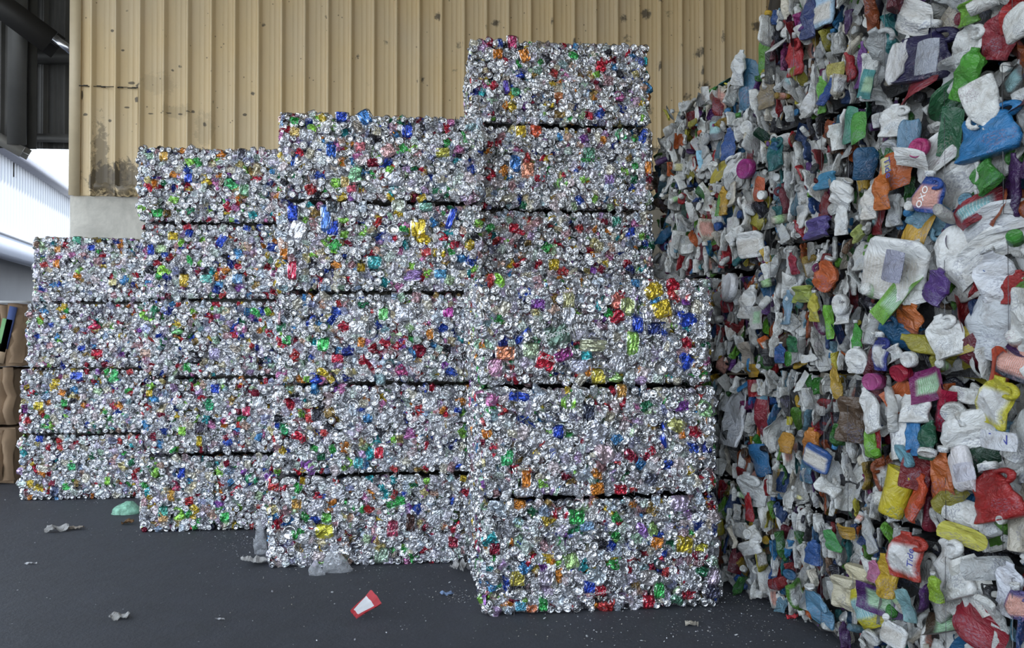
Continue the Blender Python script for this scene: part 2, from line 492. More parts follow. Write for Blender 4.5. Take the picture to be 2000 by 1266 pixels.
    for c in fr[:n_own]:
        o = link('crushed_can', shared('crushed_can', c[3], [M_CAN, M_DARK]), root)
        o.matrix_local = Matrix.LocRotScale(Vector(c[5]), Matrix(c[4]).to_quaternion(), Vector((c[6],) * 3))
        o.color = (*c[7], 1)
    for hh in heroes:
        p, n = surf('F', hh[0], hh[1]); n = np.array([0, -1.0, 0])
        kind = hh[6]
        t = {'s': SIDES, 'f': SHARDS, 'p': PANS, 't': TOPS, 'b': BOTS}[kind][r.integers(7)]
        M3 = frame_from_normal(n, r.uniform(0, .10), r, hh[4])
        sx = hh[2] / np.ptp(t.v[:, 0]); sy = hh[3] / np.ptp(t.v[:, 1])
        o = link('crushed_can', shared('crushed_can', t, [M_CAN, M_DARK]), root)
        o.matrix_local = Matrix.LocRotScale(Vector(p + n * .010), Matrix(M3).to_quaternion(), Vector((sx, sy, 1.0)))
        o.color = (*hh[5], 1)
    for (u, v, size, ang, txt, colm) in letters:
        p, n = surf('F', u, v)
        me = text_mesh(txt, size)
        o = link('printed_word', me, root)
        o.data.materials.append(colm)
        o.matrix_local = Matrix.Translation(Vector(p) + Vector((0, -.042, 0))) @ Matrix.Rotation(R(90), 4, 'X') @ Matrix.Rotation(ang, 4, 'Z')
    wm = wire_mesh(0, h, d)
    wme = tpl_mesh('baling_wire', wm, [M_WIRE])
    for k in range(4):
        link('baling_wire', wme, root, ((k - 1.5) / 4 * w * .96 + r.normal() * .015, 0, 0))
    return root

def text_mesh(txt, size):
    cu = bpy.data.curves.new('word', 'FONT'); cu.body = txt; cu.size = size; cu.extrude = .0006
    cu.align_x = 'CENTER'; cu.align_y = 'CENTER'; cu.resolution_u = 3
    o = bpy.data.objects.new('word', cu)
    C.objects.link(o)
    dg = bpy.context.evaluated_depsgraph_get()
    me = bpy.data.meshes.new_from_object(o.evaluated_get(dg))
    bpy.data.objects.remove(o); bpy.data.curves.remove(cu)
    me.name = 'printed_word'
    return me
M_INKW = plain('white_ink', (.8, .8, .8), .5); M_INKD = plain('dark_ink', (.04, .04, .05), .5)
M_INKB = plain('navy_ink', (.03, .04, .25), .5)

# ------------------------------------------------------------------ the five stacks of can bales
# heroes by where they show in the photograph: x, y, width, height (px), angle (deg), colour, kind
RED, DRED, BLUE, SKYB, NAVY = (.62, .03, .06), (.30, .02, .05), (.04, .10, .62), (.15, .45, .75), (.03, .05, .22)
GRN, LIME, DGRN, GOLD, ORG = (.08, .55, .14), (.40, .85, .12), (.03, .20, .10), (.75, .55, .05), (.80, .28, .04)
PUR, PNK, TEAL, BLK, SIL, WHT, TAN = (.30, .10, .45), (.75, .28, .50), (.10, .50, .52), (.03, .03, .04), (.75, .77, .84), (.86, .87, .9), (.60, .58, .30)
HEROES = {
 'S5': [(1090, 655, 62, 40, 18, (.16, .25, .20), 's'), (1027, 658, 34, 32, 0, BLUE, 'f'), (1066, 706, 46, 34, -20, RED, 's'), (987, 690, 46, 28, 0, (.80, .30, .16), 's'),
        (1037, 685, 40, 28, 0, (.50, .62, .42), 's'), (1277, 569, 46, 30, 25, GOLD, 's'), (1292, 604, 46, 34, 18, GOLD, 's'), (975, 547, 26, 30, 0, LIME, 'f'),
        (1316, 557, 32, 26, 0, RED, 'f'), (1390, 553, 34, 30, 0, RED, 'f'), (1050, 594, 36, 20, 0, PUR, 's'), (1245, 634, 28, 30, 0, BLUE, 's'), (1340, 622, 34, 36, 30, BLUE, 'f'),
        (1206, 588, 30, 36, 0, (.80, .25, .20), 'f'), (1225, 598, 34, 34, 0, (.60, .70, .30), 's'), (1160, 675, 30, 50, 90, (.70, .72, .50), 's'), (1236, 672, 30, 46, 0, (.45, .80, .20), 's'),
        (1169, 736, 36, 28, 0, (.80, .68, .10), 's'), (1200, 736, 34, 24, 0, (.50, .80, .30), 'f'), (1342, 706, 30, 34, 40, BLUE, 'f'), (1110, 586, 30, 30, 0, TAN, 's'),
        (1388, 678, 26, 26, 0, RED, 'f'), (1190, 612, 20, 20, 0, GRN, 'f'), (1290, 718, 36, 36, 0, SIL, 'b'), (1209, 711, 34, 38, 0, SIL, 's'), (967, 717, 36, 34, 0, (.65, .35, .50), 's'),
        (1101, 694, 46, 22, 28, (.30, .05, .22), 's'), (1133, 715, 44, 26, 0, (.62, .64, .80), 's'), (1277, 643, 34, 24, 0, NAVY, 's'), (1110, 617, 26, 40, 0, SIL, 's'),
        (1112, 785, 28, 34, 0, LIME, 'f'), (1014, 775, 24, 40, 80, BLUE, 's'), (990, 893, 30, 30, 0, (.10, .65, .25), 's'), (1090, 842, 26, 24, 0, BLUE, 's'),
        (1148, 806, 30, 32, 0, (.05, .06, .10), 's'), (1165, 845, 50, 40, -35, (.68, .70, .80), 's'), (1180, 885, 40, 40, 35, (.72, .55, .60), 's'),
        (1320, 830, 34, 34, 60, (.55, .55, .20), 's'), (1300, 850, 24, 50, 20, BLUE, 'f'), (1378, 800, 36, 34, 0, (.35, .62, .30), 'f'), (1332, 795, 26, 22, 0, PUR, 'f'),
        (1213, 764, 24, 26, 0, (.70, .38, .10), 's'), (1232, 890, 32, 32, 0, DRED, 'f'), (1027, 935, 22, 32, 0, ORG, 's'), (1165, 955, 34, 24, 10, ORG, 's'), (1070, 955, 28, 24, 0, (.55, .4, .7), 'f'),
        (1270, 935, 34, 22, -15, (.12, .13, .18), 's'), (1210, 965, 32, 20, 0, RED, 's'), (1025, 967, 40, 20, 0, SIL, 's'), (1125, 1010, 40, 28, 0, GRN, 's'),
        (1096, 1002, 32, 26, 0, RED, 'f'), (1325, 983, 44, 30, 0, (.75, .62, .85), 's'), (1334, 1063, 42, 32, -8, (.72, .56, .05), 's'), (1366, 1068, 32, 16, -10, (.75, .70, .10), 's'),
        (1367, 1083, 30, 26, 0, DRED, 'f'), (1393, 1060, 30, 26, 0, (.60, .62, .75), 'b'), (1280, 1058, 30, 22, -15, ORG, 's'), (1115, 1095, 36, 28, 20, (.50, .75, .30), 's'),
        (1040, 1096, 24, 24, 0, RED, 'f'), (1010, 1132, 36, 28, 0, (.70, .60, .12), 's'), (1163, 1128, 40, 30, -20, (.70, .80, .88), 's'), (1150, 1146, 28, 24, 0, BLUE, 's'),
        (1171, 1152, 30, 20, 5, RED, 's'), (1065, 1128, 34, 30, 0, (.55, .50, .60), 's'), (966, 1072, 26, 26, 0, DRED, 's'), (1265, 1128, 40, 30, 0, (.65, .62, .62), 's'),
        (1285, 1152, 26, 30, 0, GRN, 's'), (1016, 1184, 26, 20, 0, (.15, .5, .7), 's'), (1038, 1188, 26, 18, 0, (.75, .25, .12), 's'), (1060, 1182, 22, 24, 0, GRN, 's'),
        (1145, 1028, 36, 18, 10, (.30, .50, .75), 's'), (1252, 1033, 28, 34, 0, (.45, .25, .65), 'f'), (1274, 1035, 20, 30, 0, (.45, .70, .25), 'f'), (1012, 1161, 34, 22, 0, WHT, 's'),
        (1265, 1175, 30, 24, 0, RED, 's'), (1388, 1155, 38, 24, 0, (.10, .10, .16), 's'), (1322, 1170, 26, 24, 0, (.12, .3, .2), 'f'), (1390, 1125, 30, 30, 0, (.6, .5, .62), 's')],
 'S3': [(572, 416, 24, 30, 0, BLUE, 's'), (637, 425, 24, 52, 0, (.12, .26, .70), 's'), (650, 445, 28, 30, 0, BLUE, 's'), (881, 426, 16, 42, -20, BLUE, 's'), (817, 444, 36, 34, 0, GOLD, 's'),
        (826, 464, 26, 26, 0, GOLD, 'f'), (858, 492, 26, 22, 0, GOLD, 'f'), (865, 463, 24, 20, 0, RED, 'f'), (582, 450, 34, 40, -20, (.80, .80, .86), 's'), (712, 230, 28, 28, 30, (.06, .22, .55), 's'),
        (647, 295, 24, 26, 0, (.04, .14, .55), 's'), (667, 222, 26, 18, 0, BLUE, 's'), (795, 255, 26, 24, 0, BLUE, 's'), (580, 315, 24, 26, 0, (.05, .15, .60), 'f'), (584, 296, 22, 20, 0, RED, 'f'),
        (703, 286, 26, 18, 0, (.80, .25, .30), 's'), (692, 343, 34, 34, 0, (.30, .60, .35), 'f'), (674, 355, 20, 20, 0, (.78, .60, .25), 's'), (687, 369, 24, 16, 0, (.78, .15, .22), 's'),
        (757, 294, 34, 24, 30, (.75, .45, .45), 's'), (769, 347, 38, 28, 0, (.66, .68, .76), 's'), (865, 296, 34, 18, 0, (.62, .60, .12), 's'), (806, 294, 24, 20, 0, LIME, 'f'),
        (576, 258, 24, 18, 0, (.80, .58, .20), 's'), (575, 236, 22, 18, 0, GRN, 'f'), (600, 264, 34, 24, 0, (.68, .70, .76), 's'), (768, 448, 30, 26, 0, (.80, .82, .88), 'b'),
        (571, 529, 22, 36, 0, (.65, .04, .10), 's'), (732, 512, 34, 24, 0, TEAL, 's'), (650, 405, 26, 24, 0, (.12, .14, .16), 's'), (778, 402, 30, 26, 0, (.60, .66, .55), 's'), (832, 400, 32, 16, 0, (.30, .60, .50), 's'),
        (806, 540, 40, 24, 0, (.45, .30, .65), 'f'), (860, 535, 30, 18, 0, SKYB, 's'), (610, 250, 20, 20, 0, LIME, 'f'), (555, 495, 18, 22, 0, ORG, 's'),
        (632, 728, 26, 22, 0, GOLD, 'f'), (632, 674, 30, 24, 0, GRN, 's'), (560, 664, 22, 18, 0, GRN, 's'), (875, 611, 26, 20, 0, (.55, .08, .40), 's'), (749, 614, 24, 24, 0, (.20, .62, .20), 's'),
        (614, 745, 24, 22, 0, BLUE, 'f'), (545, 690, 18, 20, 0, BLUE, 'f'), (820, 685, 24, 26, 0, DRED, 'f'), (785, 722, 26, 24, 0, (.50, .10, .25), 'f'), (608, 629, 22, 22, 0, BLUE, 'f'),
        (790, 610, 40, 30, 0, (.72, .74, .82), 's'), (700, 640, 38, 30, 0, (.80, .81, .84), 's'), (660, 700, 30, 18, 0, (.65, .05, .10), 's'),
        (618, 812, 22, 24, 0, (.08, .08, .1), 's'), (690, 790, 28, 26, 0, (.72, .75, .82), 'b'), (585, 853, 30, 26, 0, RED, 'f'), (700, 905, 24, 22, 0, (.1, .45, .5), 's'), (740, 885, 22, 24, 0, RED, 's'),
        (556, 838, 20, 22, 0, (.1, .55, .25), 'f'), (840, 790, 34, 30, 0, (.75, .76, .80), 's'), (800, 850, 26, 22, 0, (.55, .2, .45), 'f'), (890, 870, 26, 22, 0, NAVY, 'f'),
        (634, 1038, 44, 28, 5, (.70, .66, .08), 's'), (638, 1012, 24, 18, 0, (.20, .6, .12), 's'), (767, 1034, 28, 30, 0, (.62, .10, .18), 's'), (802, 1022, 22, 34, 0, (.10, .05, .04), 's'),
        (566, 1040, 36, 34, 0, SIL, 'b'), (700, 990, 24, 24, 0, GRN, 'f'), (780, 980, 28, 20, 0, GRN, 'f'), (620, 985, 30, 24, 0, (.72, .72, .8), 's'), (895, 1030, 26, 24, 0, RED, 'f'),
        (848, 1016, 30, 24, 20, (.72, .74, .80), 's'), (745, 1085, 34, 30, 0, (.40, .55, .42), 's'), (885, 1060, 24, 20, 0, (.50, .06, .10), 's'), (700, 1060, 30, 22, 0, (.12, .12, .16), 'f'),
        (580, 985, 24, 20, 0, (.62, .35, .08), 's'), (660, 965, 30, 20, 0, SIL, 's')],
 'S2': [(338, 462, 24, 16, 0, GOLD, 's'), (295, 488, 16, 20, 0, BLUE, 's'), (315, 486, 26, 16, 0, (.6, .8, .45), 's'), (433, 470, 20, 26, -30, BLUE, 's'), (370, 508, 16, 22, 0, GRN, 'f'),
        (360, 548, 22, 24, 0, (.78, .55, .08), 's'), (403, 545, 28, 18, 0, (.2, .62, .55), 's'), (464, 545, 26, 20, 0, (.15, .3, .5), 's'), (320, 530, 26, 24, 0, LIME, 'f'),
        (345, 645, 22, 18, 0, (.3, .75, .3), 'f'), (420, 690, 26, 22, 0, (.55, .5, .75), 's'), (470, 640, 24, 22, 0, PNK, 'f'), (500, 610, 22, 20, 0, GRN, 'f'), (380, 700, 30, 26, 0, BLK, 'f'),
        (292, 768, 16, 14, 0, GOLD, 's'), (409, 790, 22, 24, 0, (.08, .5, .25), 'f'), (421, 760, 20, 18, 0, BLUE, 's'), (391, 836, 26, 24, 0, (.06, .05, .07), 's'), (447, 818, 28, 24, 0, (.45, .04, .15), 'f'),
        (482, 803, 20, 20, 0, (.65, .06, .15), 's'), (390, 863, 14, 20, 0, (.8, .62, .05), 's'), (356, 842, 18, 16, 0, LIME, 's'), (505, 785, 24, 26, 0, (.72, .74, .78), 's'),
        (350, 1005, 24, 26, 0, LIME, 'f'), (382, 993, 18, 18, 0, GOLD, 'f'), (342, 950, 18, 22, 0, (.5, .07, .15), 'f'), (335, 968, 18, 24, 0, (.75, .42, .08), 's'), (320, 1000, 24, 20, 0, (.1, .45, .35), 's'),
        (355, 925, 16, 26, 0, BLUE, 'f'), (490, 935, 22, 20, 0, (.1, .6, .3), 'f'), (460, 960, 24, 20, 0, RED, 'f'), (438, 1010, 22, 20, 0, GRN, 's'), (320, 1010, 24, 22, 0, (.72, .45, .2), 's'),
        (450, 360, 26, 24, 0, (.1, .5, .2), 'f'), (320, 305, 22, 18, 0, (.75, .45, .1), 's'), (290, 365, 18, 22, 0, RED, 'f'), (368, 348, 20, 18, 0, BLUE, 's'), (400, 352, 22, 22, 0, GOLD, 'f'),
        (477, 370, 22, 24, 0, (.25, .5, .3), 's'), (472, 300, 18, 22, 0, (.1, .1, .14), 's'), (430, 300, 20, 16, 0, ORG, 'f'), (306, 415, 24, 20, 0, GRN, 'f')],
 'S1': [(150, 735, 30, 18, 5, (.08, .14, .62), 's'), (110, 747, 18, 14, 0, GOLD, 's'), (222, 737, 20, 28, 0, (.15, .7, .25), 'f'), (77, 793, 24, 18, 0, (.72, .56, .06), 's'), (127, 788, 14, 14, 0, GRN, 's'),
        (122, 768, 18, 12, -20, ORG, 's'), (50, 800, 14, 18, 0, (.18, .04, .2), 's'), (48, 816, 16, 20, 0, RED, 'f'), (78, 858, 18, 14, 0, BLUE, 's'), (58, 944, 22, 14, 0, (.78, .55, .06), 's'),
        (75, 955, 18, 18, 0, GOLD, 'f'), (140, 913, 22, 14, 0, (.08, .5, .2), 's'), (82, 924, 18, 18, 0, ORG, 'f'), (108, 960, 20, 22, 0, (.08, .1, .18), 's'), (210, 940, 14, 16, 0, LIME, 's'),
        (181, 634, 24, 22, 0, (.6, .05, .12), 'f'), (195, 607, 20, 18, 0, (.12, .12, .16), 's'), (160, 680, 18, 12, 0, BLUE, 's'), (240, 655, 16, 14, 0, GOLD, 'f'), (190, 690, 28, 14, 0, RED, 's'),
        (178, 484, 18, 12, 0, BLUE, 's'), (110, 515, 16, 16, 0, ORG, 's'), (220, 552, 20, 14, 0, (.7, .62, .3), 's'), (112, 487, 16, 12, 0, (.75, .35, .1), 's'), (150, 470, 20, 16, 0, (.1, .45, .3), 's')],
 'S4': [(972, 106, 24, 18, 0, ORG, 's'), (1024, 110, 24, 26, 20, (.80, .30, .06), 's'), (957, 80, 20, 18, 0, DRED, 'f'), (1000, 82, 22, 26, 0, (.45, .05, .15), 's'), (1014, 147, 20, 14, 0, BLUE, 'f'),
        (988, 170, 14, 26, 10, (.15, .10, .5), 's'), (1006, 179, 22, 18, 0, (.15, .55, .3), 'f'), (1050, 138, 20, 14, 0, (.3, .5, .4), 's'), (1090, 188, 22, 14, 0, (.60, .22, .08), 's'), (1072, 204, 22, 14, 0, GOLD, 'f'),
        (1048, 254, 26, 26, 0, (.80, .16, .08), 'f'), (1018, 255, 26, 22, 0, (.78, .56, .06), 's'), (1006, 318, 26, 30, 0, (.08, .25, .65), 's'), (1030, 332, 32, 30, 0, (.80, .34, .22), 's'),
        (957, 342, 26, 26, 0, RED, 'f'), (1098, 357, 24, 22, 0, (.35, .75, .20), 'f'), (1190, 350, 24, 18, 0, (.45, .3, .65), 's'), (1265, 328, 16, 26, 0, ORG, 's'), (1150, 300, 30, 24, 0, (.12, .3, .2), 's'),
        (1215, 262, 24, 26, 0, (.15, .5, .25), 'f'), (1082, 516, 26, 22, 0, GOLD, 's'), (1022, 515, 36, 20, 0, RED, 'f'), (1003, 444, 24, 18, 0, RED, 's'), (1140, 430, 26, 20, 0, (.3, .3, .34), 's'),
        (1204, 432, 22, 20, 0, (.1, .4, .3), 's'), (1232, 455, 18, 20, 0, BLUE, 'f'), (1170, 482, 22, 18, 0, (.6, .55, .35), 's'), (1232, 525, 18, 20, 0, NAVY, 'f'), (1120, 110, 22, 18, 0, GRN, 'f'),
        (1170, 130, 24, 20, 0, RED, 'f'), (1210, 190, 24, 18, 0, (.6, .15, .4), 'f'), (1250, 120, 20, 18, 0, (.15, .2, .5), 'f')],
}
LETTERS = {'S5': [(1090, 650, .026, R(18 + 180), 'HENHOUSE', M_INKW, .055), (1153, 582, .022, 0, 'IPA', M_INKD, .03), (1012, 1161, .022, 0, 'TRULY', M_INKD, .03),
                  (1171, 1152, .015, R(5), 'Coca-Cola', M_INKW, .03), (1366, 1083, .018, R(60), 'Coca-Cola', M_INKW, .03), (1066, 700, .016, R(-20), 'Coca-Cola', M_INKW, .03), (990, 893, .012, 0, 'LIME', M_INKW, .02)],
           'S3': [(767, 1034, .016, R(8), 'Coca-Cola', M_INKW, .03), (571, 527, .013, R(80), 'Coca-Cola', M_INKW, .03)]}

ORD = ['bottom bale', 'second bale up', 'third bale up', 'fourth bale up', 'fifth bale up', 'sixth bale up']
STACKS = [   # key, left px at base, base py, extra turn, width, depth, bale heights, left nudges, label
    ('S1', 38, 978, 0.0, 1.34, 1.1, [.622] * 4, [0, .01, .06, .11], 'in the lowest stack beside the cardboard'),
    ('S2', 275, 1040, 0.0, 1.28, 1.1, [.612] * 5, [0, .0, .01, .01, -.035], 'in the stack below the torn yellow siding'),
    ('S3', 525, 1110, 0.0, 1.37, 1.15, [.615, .615, .615, .615, .60], [0, .03, .05, .05, .06], 'in the wide stack touching the tallest stack'),
    ('S4', 925, None, 0.0, 1.30, 1.1, [.615] * 6, [0, 0, 0, .01, .01, -.02], 'in the tallest stack of cans'),
    ('S5', 946, 1205, 2.6, 1.335, .98, [.65, .622, .615], [0, -.01, -.025], 'in the three-high front stack'),
]
def build_stacks():
    for si, (key, lx, by, turn, w, d, hs, nud, where) in enumerate(STACKS):
        org = G(lx, by) if by else (lambda q: Vector((q.x, q.y, 0)))(at_depth(lx, 655, 5.86))
        z = 0
        rz0 = R(turn)
        nrm = Vector((math.sin(rz0), -math.cos(rz0), 0)); ux = Vector((math.cos(rz0), math.sin(rz0), 0))
        H = {i: [] for i in range(len(hs))}; LT = {i: [] for i in range(len(hs))}
        zs = [sum(hs[:i]) for i in range(len(hs) + 1)]
        def locate(px, py):
            p = on_plane(px, py, org, nrm); u = (p - org).dot(ux)
            for i in range(len(hs)):
                if zs[i] <= p.z < zs[i + 1]: return i, u - nud[i], p.z - zs[i], (p - EYE).dot(FWD)
            return None
        for (px, py, pw, ph, an, col, kd) in HEROES.get(key, []):
            q = locate(px, py)
            if q and .02 < q[1] < w - .01: H[q[0]].append((q[1], min(max(q[2], .03), hs[q[0]] - .03), pw * q[3] / FPX * 1.1, ph * q[3] / FPX * 1.1, R(an), col, kd))
        for (px, py, sz, an, tx, mt, off) in LETTERS.get(key, []):
            q = locate(px, py)
            if q: LT[q[0]].append((q[1], q[2], sz * 1.4, an, tx, mt))
        for i, h in enumerate(hs):
            if key == 'S4' and i < 1: own = 60
            else: own = N_OWN
            jz = R(np.random.default_rng(si * 10 + i).normal() * .5)
            o = org + ux * nud[i] + Vector((0, 0, zs[i]))
            lab = ('top bale' if i == len(hs) - 1 else ORD[i])
            lab = f'crushed can bale, {lab} {where}'
            faces = 'FL' if key != 'S5' else 'FLR'
            if i == len(hs) - 1: faces += 'T'
            if key == 'S1': faces = faces + 'R' if i == 3 else faces
            if key == 'S2' and i == 0:        # the bottom row of this stack is two bales with an upright gap
                cut = .555
                can_bale('narrow can bale at the bottom below torn siding, beside an upright gap', o, rz0, cut, h - .012, d, 900, 'FL',
                         [x for x in H[i] if x[0] < cut - .02], [], 60)
                can_bale('can bale at the bottom below torn siding, between upright gap and wide stack', o + ux * (cut + .02), rz0, w - cut - .02, h - .012, d, 901, 'FL',
                         [(x[0] - cut - .012, *x[1:]) for x in H[i] if x[0] > cut + .03], [], 60)
                continue
            can_bale(lab, o, rz0 + jz, w, h - .012, d, 1000 + si * 17 + i, faces, H[i], LT[i], own)
build_stacks()

# ------------------------------------------------------------------ plastic shapes (metres; X width, Y length, Z thin)
PLCOL = [((.70, .71, .69), 66), ((.54, .56, .56), 22), ((.42, .42, .40), 9), ((.58, .54, .45), 7), ((.06, .06, .065), 4), ((.03, .12, .42), 5), ((.05, .28, .60), 5), ((.25, .50, .66), 3), ((.55, .03, .04), 6), ((.30, .02, .05), 3),
         ((.75, .16, .03), 4), ((.78, .50, .04), 4), ((.78, .70, .08), 3), ((.08, .38, .06), 3), ((.22, .60, .06), 3), ((.02, .14, .07), 2), ((.18, .05, .30), 3), ((.50, .05, .28), 1.5), ((.04, .38, .40), 2.5), ((.03, .03, .05), 5), ((.20, .12, .07), 2)]
PW = np.array([w for _, w in PLCOL], float); PW /= PW.sum()
def bottle(seed, W=.05, L=.11, flat=.4, neck=True, jug=False):
    """a squashed bottle: body, shoulder and neck in one skin; y runs along it"""
    r = np.random.default_rng(seed); t = Tpl(); seg = 14
    ys = np.array([-1, -.97, -.85, -.6, -.3, 0, .3, .52, .66, .76, .84, .90, 1.0])
    ws = np.array([.80, .95, 1, 1, .97, 1, 1, .93, .75, .50, .33, .30, .30]) if neck else np.array([.75, .92, 1, 1, 1, 1, 1, 1, 1, .98, .95, .9, .75])
    if jug: ws = np.array([.85, .97, 1, 1, 1, .98, .95, .85, .70, .48, .30, .27, .27])
    a = np.linspace(0, 2 * math.pi, seg, endpoint=False); ca, sa = np.cos(a), np.sin(a)
    e = .62
    cx = np.sign(ca) * np.abs(ca) ** e; cz = np.sign(sa) * np.abs(sa) ** e
    rows = []; mk = []
    for y, w in zip(ys, ws):
        tk = W * (flat * (w if w > .45 else .45 + .2 * w)) if flat < .6 else W * w * flat
        tk = min(tk, W * w) if y > .8 else tk
        rows.append(np.stack([cx * W * w, np.full(seg, y * L), cz * tk], 1))
        mk.append(((np.abs(cx) < .92) & (-.62 < y) & (y < .35)).astype(float))
    v = np.vstack(rows); mk = np.concatenate(mk)
    body = np.clip((.9 - v[:, 1] / L) / .3, 0, 1)
    am = W * .42
    v[:, 2] += fold(v, seed, 1.1 / W, 4) * am * body
    v[:, 0] += fold(v, seed + 1, .9 / W, 4) * am * .8 * body
    v[:, 2] += fold(v, seed + 11, 3.0 / W, 4) * am * .45 * body
    v[:, 2] += swell(v, seed + 2, 1 / L * 1.6, 3) * L * .16
    v[:, 0] += swell(v, seed + 3, 1 / L * 1.2, 3) * L * .10
    if r.random() < .70: mk[:] = 0
    t.grid(v, seg, len(ys), True, mk, r.random() < .35, cap0=True, cap1=True)
    if jug:
        k = 9; q = np.linspace(-.35, math.pi + .35, k); rr = W * .16; tube = []
        for g in q:
            c = np.array([W * .55 + W * .42 * math.sin(g), L * (.55 + .24 * math.cos(g)), 0]); n1 = np.array([math.sin(g), math.cos(g), 0])
            for b in np.linspace(0, 2 * math.pi, 7, endpoint=False): tube.append(c + rr * (math.cos(b) * n1 + math.sin(b) * np.array([0, 0, 1])))
        t.grid(np.array(tube), 7, k, True, 0, True)
    t.lab[:] = PLCOL[r.choice(len(PLCOL), p=PW)][0]
    yy = ys[-1] * L; top = v[-seg:].mean(0); t.part = (top, W * .36 if neck else None)
    return t
def panel(seed, W=.06, L=.1, th=.0025, curl=.02):
    """a torn, folded piece of bottle wall with two faces"""
    r = np.random.default_rng(seed); t = Tpl(); nu, nv = 9, 11
    v, u, w, e = slabgrid(nu, nv, W, L, r.uniform(0, .9), 0)
    z = fold(v, seed, .9 / W, 4) * curl + fold(v, seed + 3, 2.4 / W, 3) * curl * .25 + curl * 1.1 * (u ** 2) * r.choice([-1, 1]) + swell(v, seed + 1, 1.2 / L) * curl
    v[:, 0] += swell(v, seed + 7, 1.5 / L) * W * .22; v[:, 1] += swell(v, seed + 8, 1.5 / W) * L * .1
    a = v.copy(); a[:, 2] = z + th; b = v.copy(); b[:, 2] = z - th
    a[e, 2] -= th * .9; b[e, 2] += th * .9
    mk = ((np.abs(u) < .7) & (np.abs(w) < .55)).astype(float) * (r.random() < .2)
    sm = r.random() < .4
    t.grid(a, nu, nv, False, mk, sm)
    bb = b.reshape(nv, nu, 3)[:, ::-1].reshape(-1, 3); t.grid(bb, nu, nv, False, 0, sm)
    t.lab[:] = PLCOL[r.choice(len(PLCOL), p=PW)][0]
    return t
def disc(seed, rad=.045, h=.012):
    t = Tpl(); seg = 18; pr = [(.25, .6), (.62, .62), (.70, .9), (.80, .75), (.93, 1.0), (1.0, .8), (1.0, -1), (.9, -1), (.88, .2), (.2, .25)]
    a = np.linspace(0, 2 * math.pi, seg, endpoint=False)
    v = np.vstack([np.stack([np.cos(a) * q * rad, np.sin(a) * q * rad, np.full(seg, z * h)], 1) for q, z in pr])
    v[:, 2] += swell(v, seed, 1.2 / rad) * h * .8; v[:, 0] *= np.random.default_rng(seed).uniform(.7, 1)
    t.grid(v, seg, len(pr), True, 0, True, cap0=True, cap1=True); return t
def cap(seed, rad=.018, h=.012):
    t = Tpl(); seg = 14; pr = [(.5, .8), (.86, .86), (.95, 1.0), (1.0, .85), (1.02, -1), (.85, -1), (.8, .3)]
    a = np.linspace(0, 2 * math.pi, seg, endpoint=False)
    v = np.vstack([np.stack([np.cos(a) * q * rad, np.sin(a) * q * rad, np.full(seg, z * h)], 1) for q, z in pr])
    t.grid(v, seg, len(pr), True, 0, True, cap0=True, cap1=True); return t
def cup(seed, rad=.035, L=.07):
    """an open tube or tub, squashed at the mouth"""
    t = Tpl(); seg = 14; a = np.linspace(0, 2 * math.pi, seg, endpoint=False); rows = []
    pr = [(.3, -1), (.8, -1), (.84, -.9), (.88, -.4), (.93, .1), (.98, .6), (1.05, .96), (1.05, 1), (.95, .98), (.88, .3), (.8, -.8), (.2, -.82)]
    for q, y in pr:
        s = 1 - .35 * max(0, y)
        rows.append(np.stack([np.cos(a) * q * rad, np.full(seg, y * L), -np.sin(a) * q * rad * s], 1))
    v = np.vstack(rows); v[:, 0] += fold(v, seed, .8 / rad, 3) * rad * .22; v[:, 2] += fold(v, seed + 1, .8 / rad, 3) * rad * .22
    t.grid(v, seg, len(pr), True, ((-.5 < v[:, 1] / L) & (v[:, 1] / L < .4)).astype(float) * (seed % 2), True, cap0=True, cap1=True)
    t.lab[:] = PLCOL[seed % len(PLCOL)][0]
    return t
def pl_colour(r):
    c = np.array(PLCOL[r.choice(len(PLCOL), p=PW)][0]) * r.uniform(.72, 1.08)
    return np.clip(c if min(c) > .25 else c * .62, 0, 1)
BOTT = [bottle(1000 + i, W=.036, L=.095, flat=[.28, .45, .2][i % 3]) for i in range(12)]
JUGS = [bottle(1100 + i, W=.068, L=.105, flat=[.28, .22][i % 2], jug=True) for i in range(8)]
TUBS = [bottle(1150 + i, W=.05, L=.08, flat=.3, neck=False) for i in range(6)]
PANL = [panel(1200 + i, W=.045 + .004 * (i % 4), L=.075 + .006 * (i % 3), curl=.012 + .004 * (i % 4)) for i in range(14)]
DISC = [disc(1300 + i) for i in range(4)]
CAPS = [cap(1400)]
CUPS = [cup(1500 + i, .03, .05) for i in range(6)]
KINDS = {'b': ('plastic_bottle', BOTT), 'j': ('plastic_jug', JUGS), 'u': ('plastic_tub', TUBS), 'p': ('plastic_fragment', PANL), 'd': ('plastic_lid', DISC), 'c': ('bottle_cap', CAPS), 'o': ('plastic_cup', CUPS)}

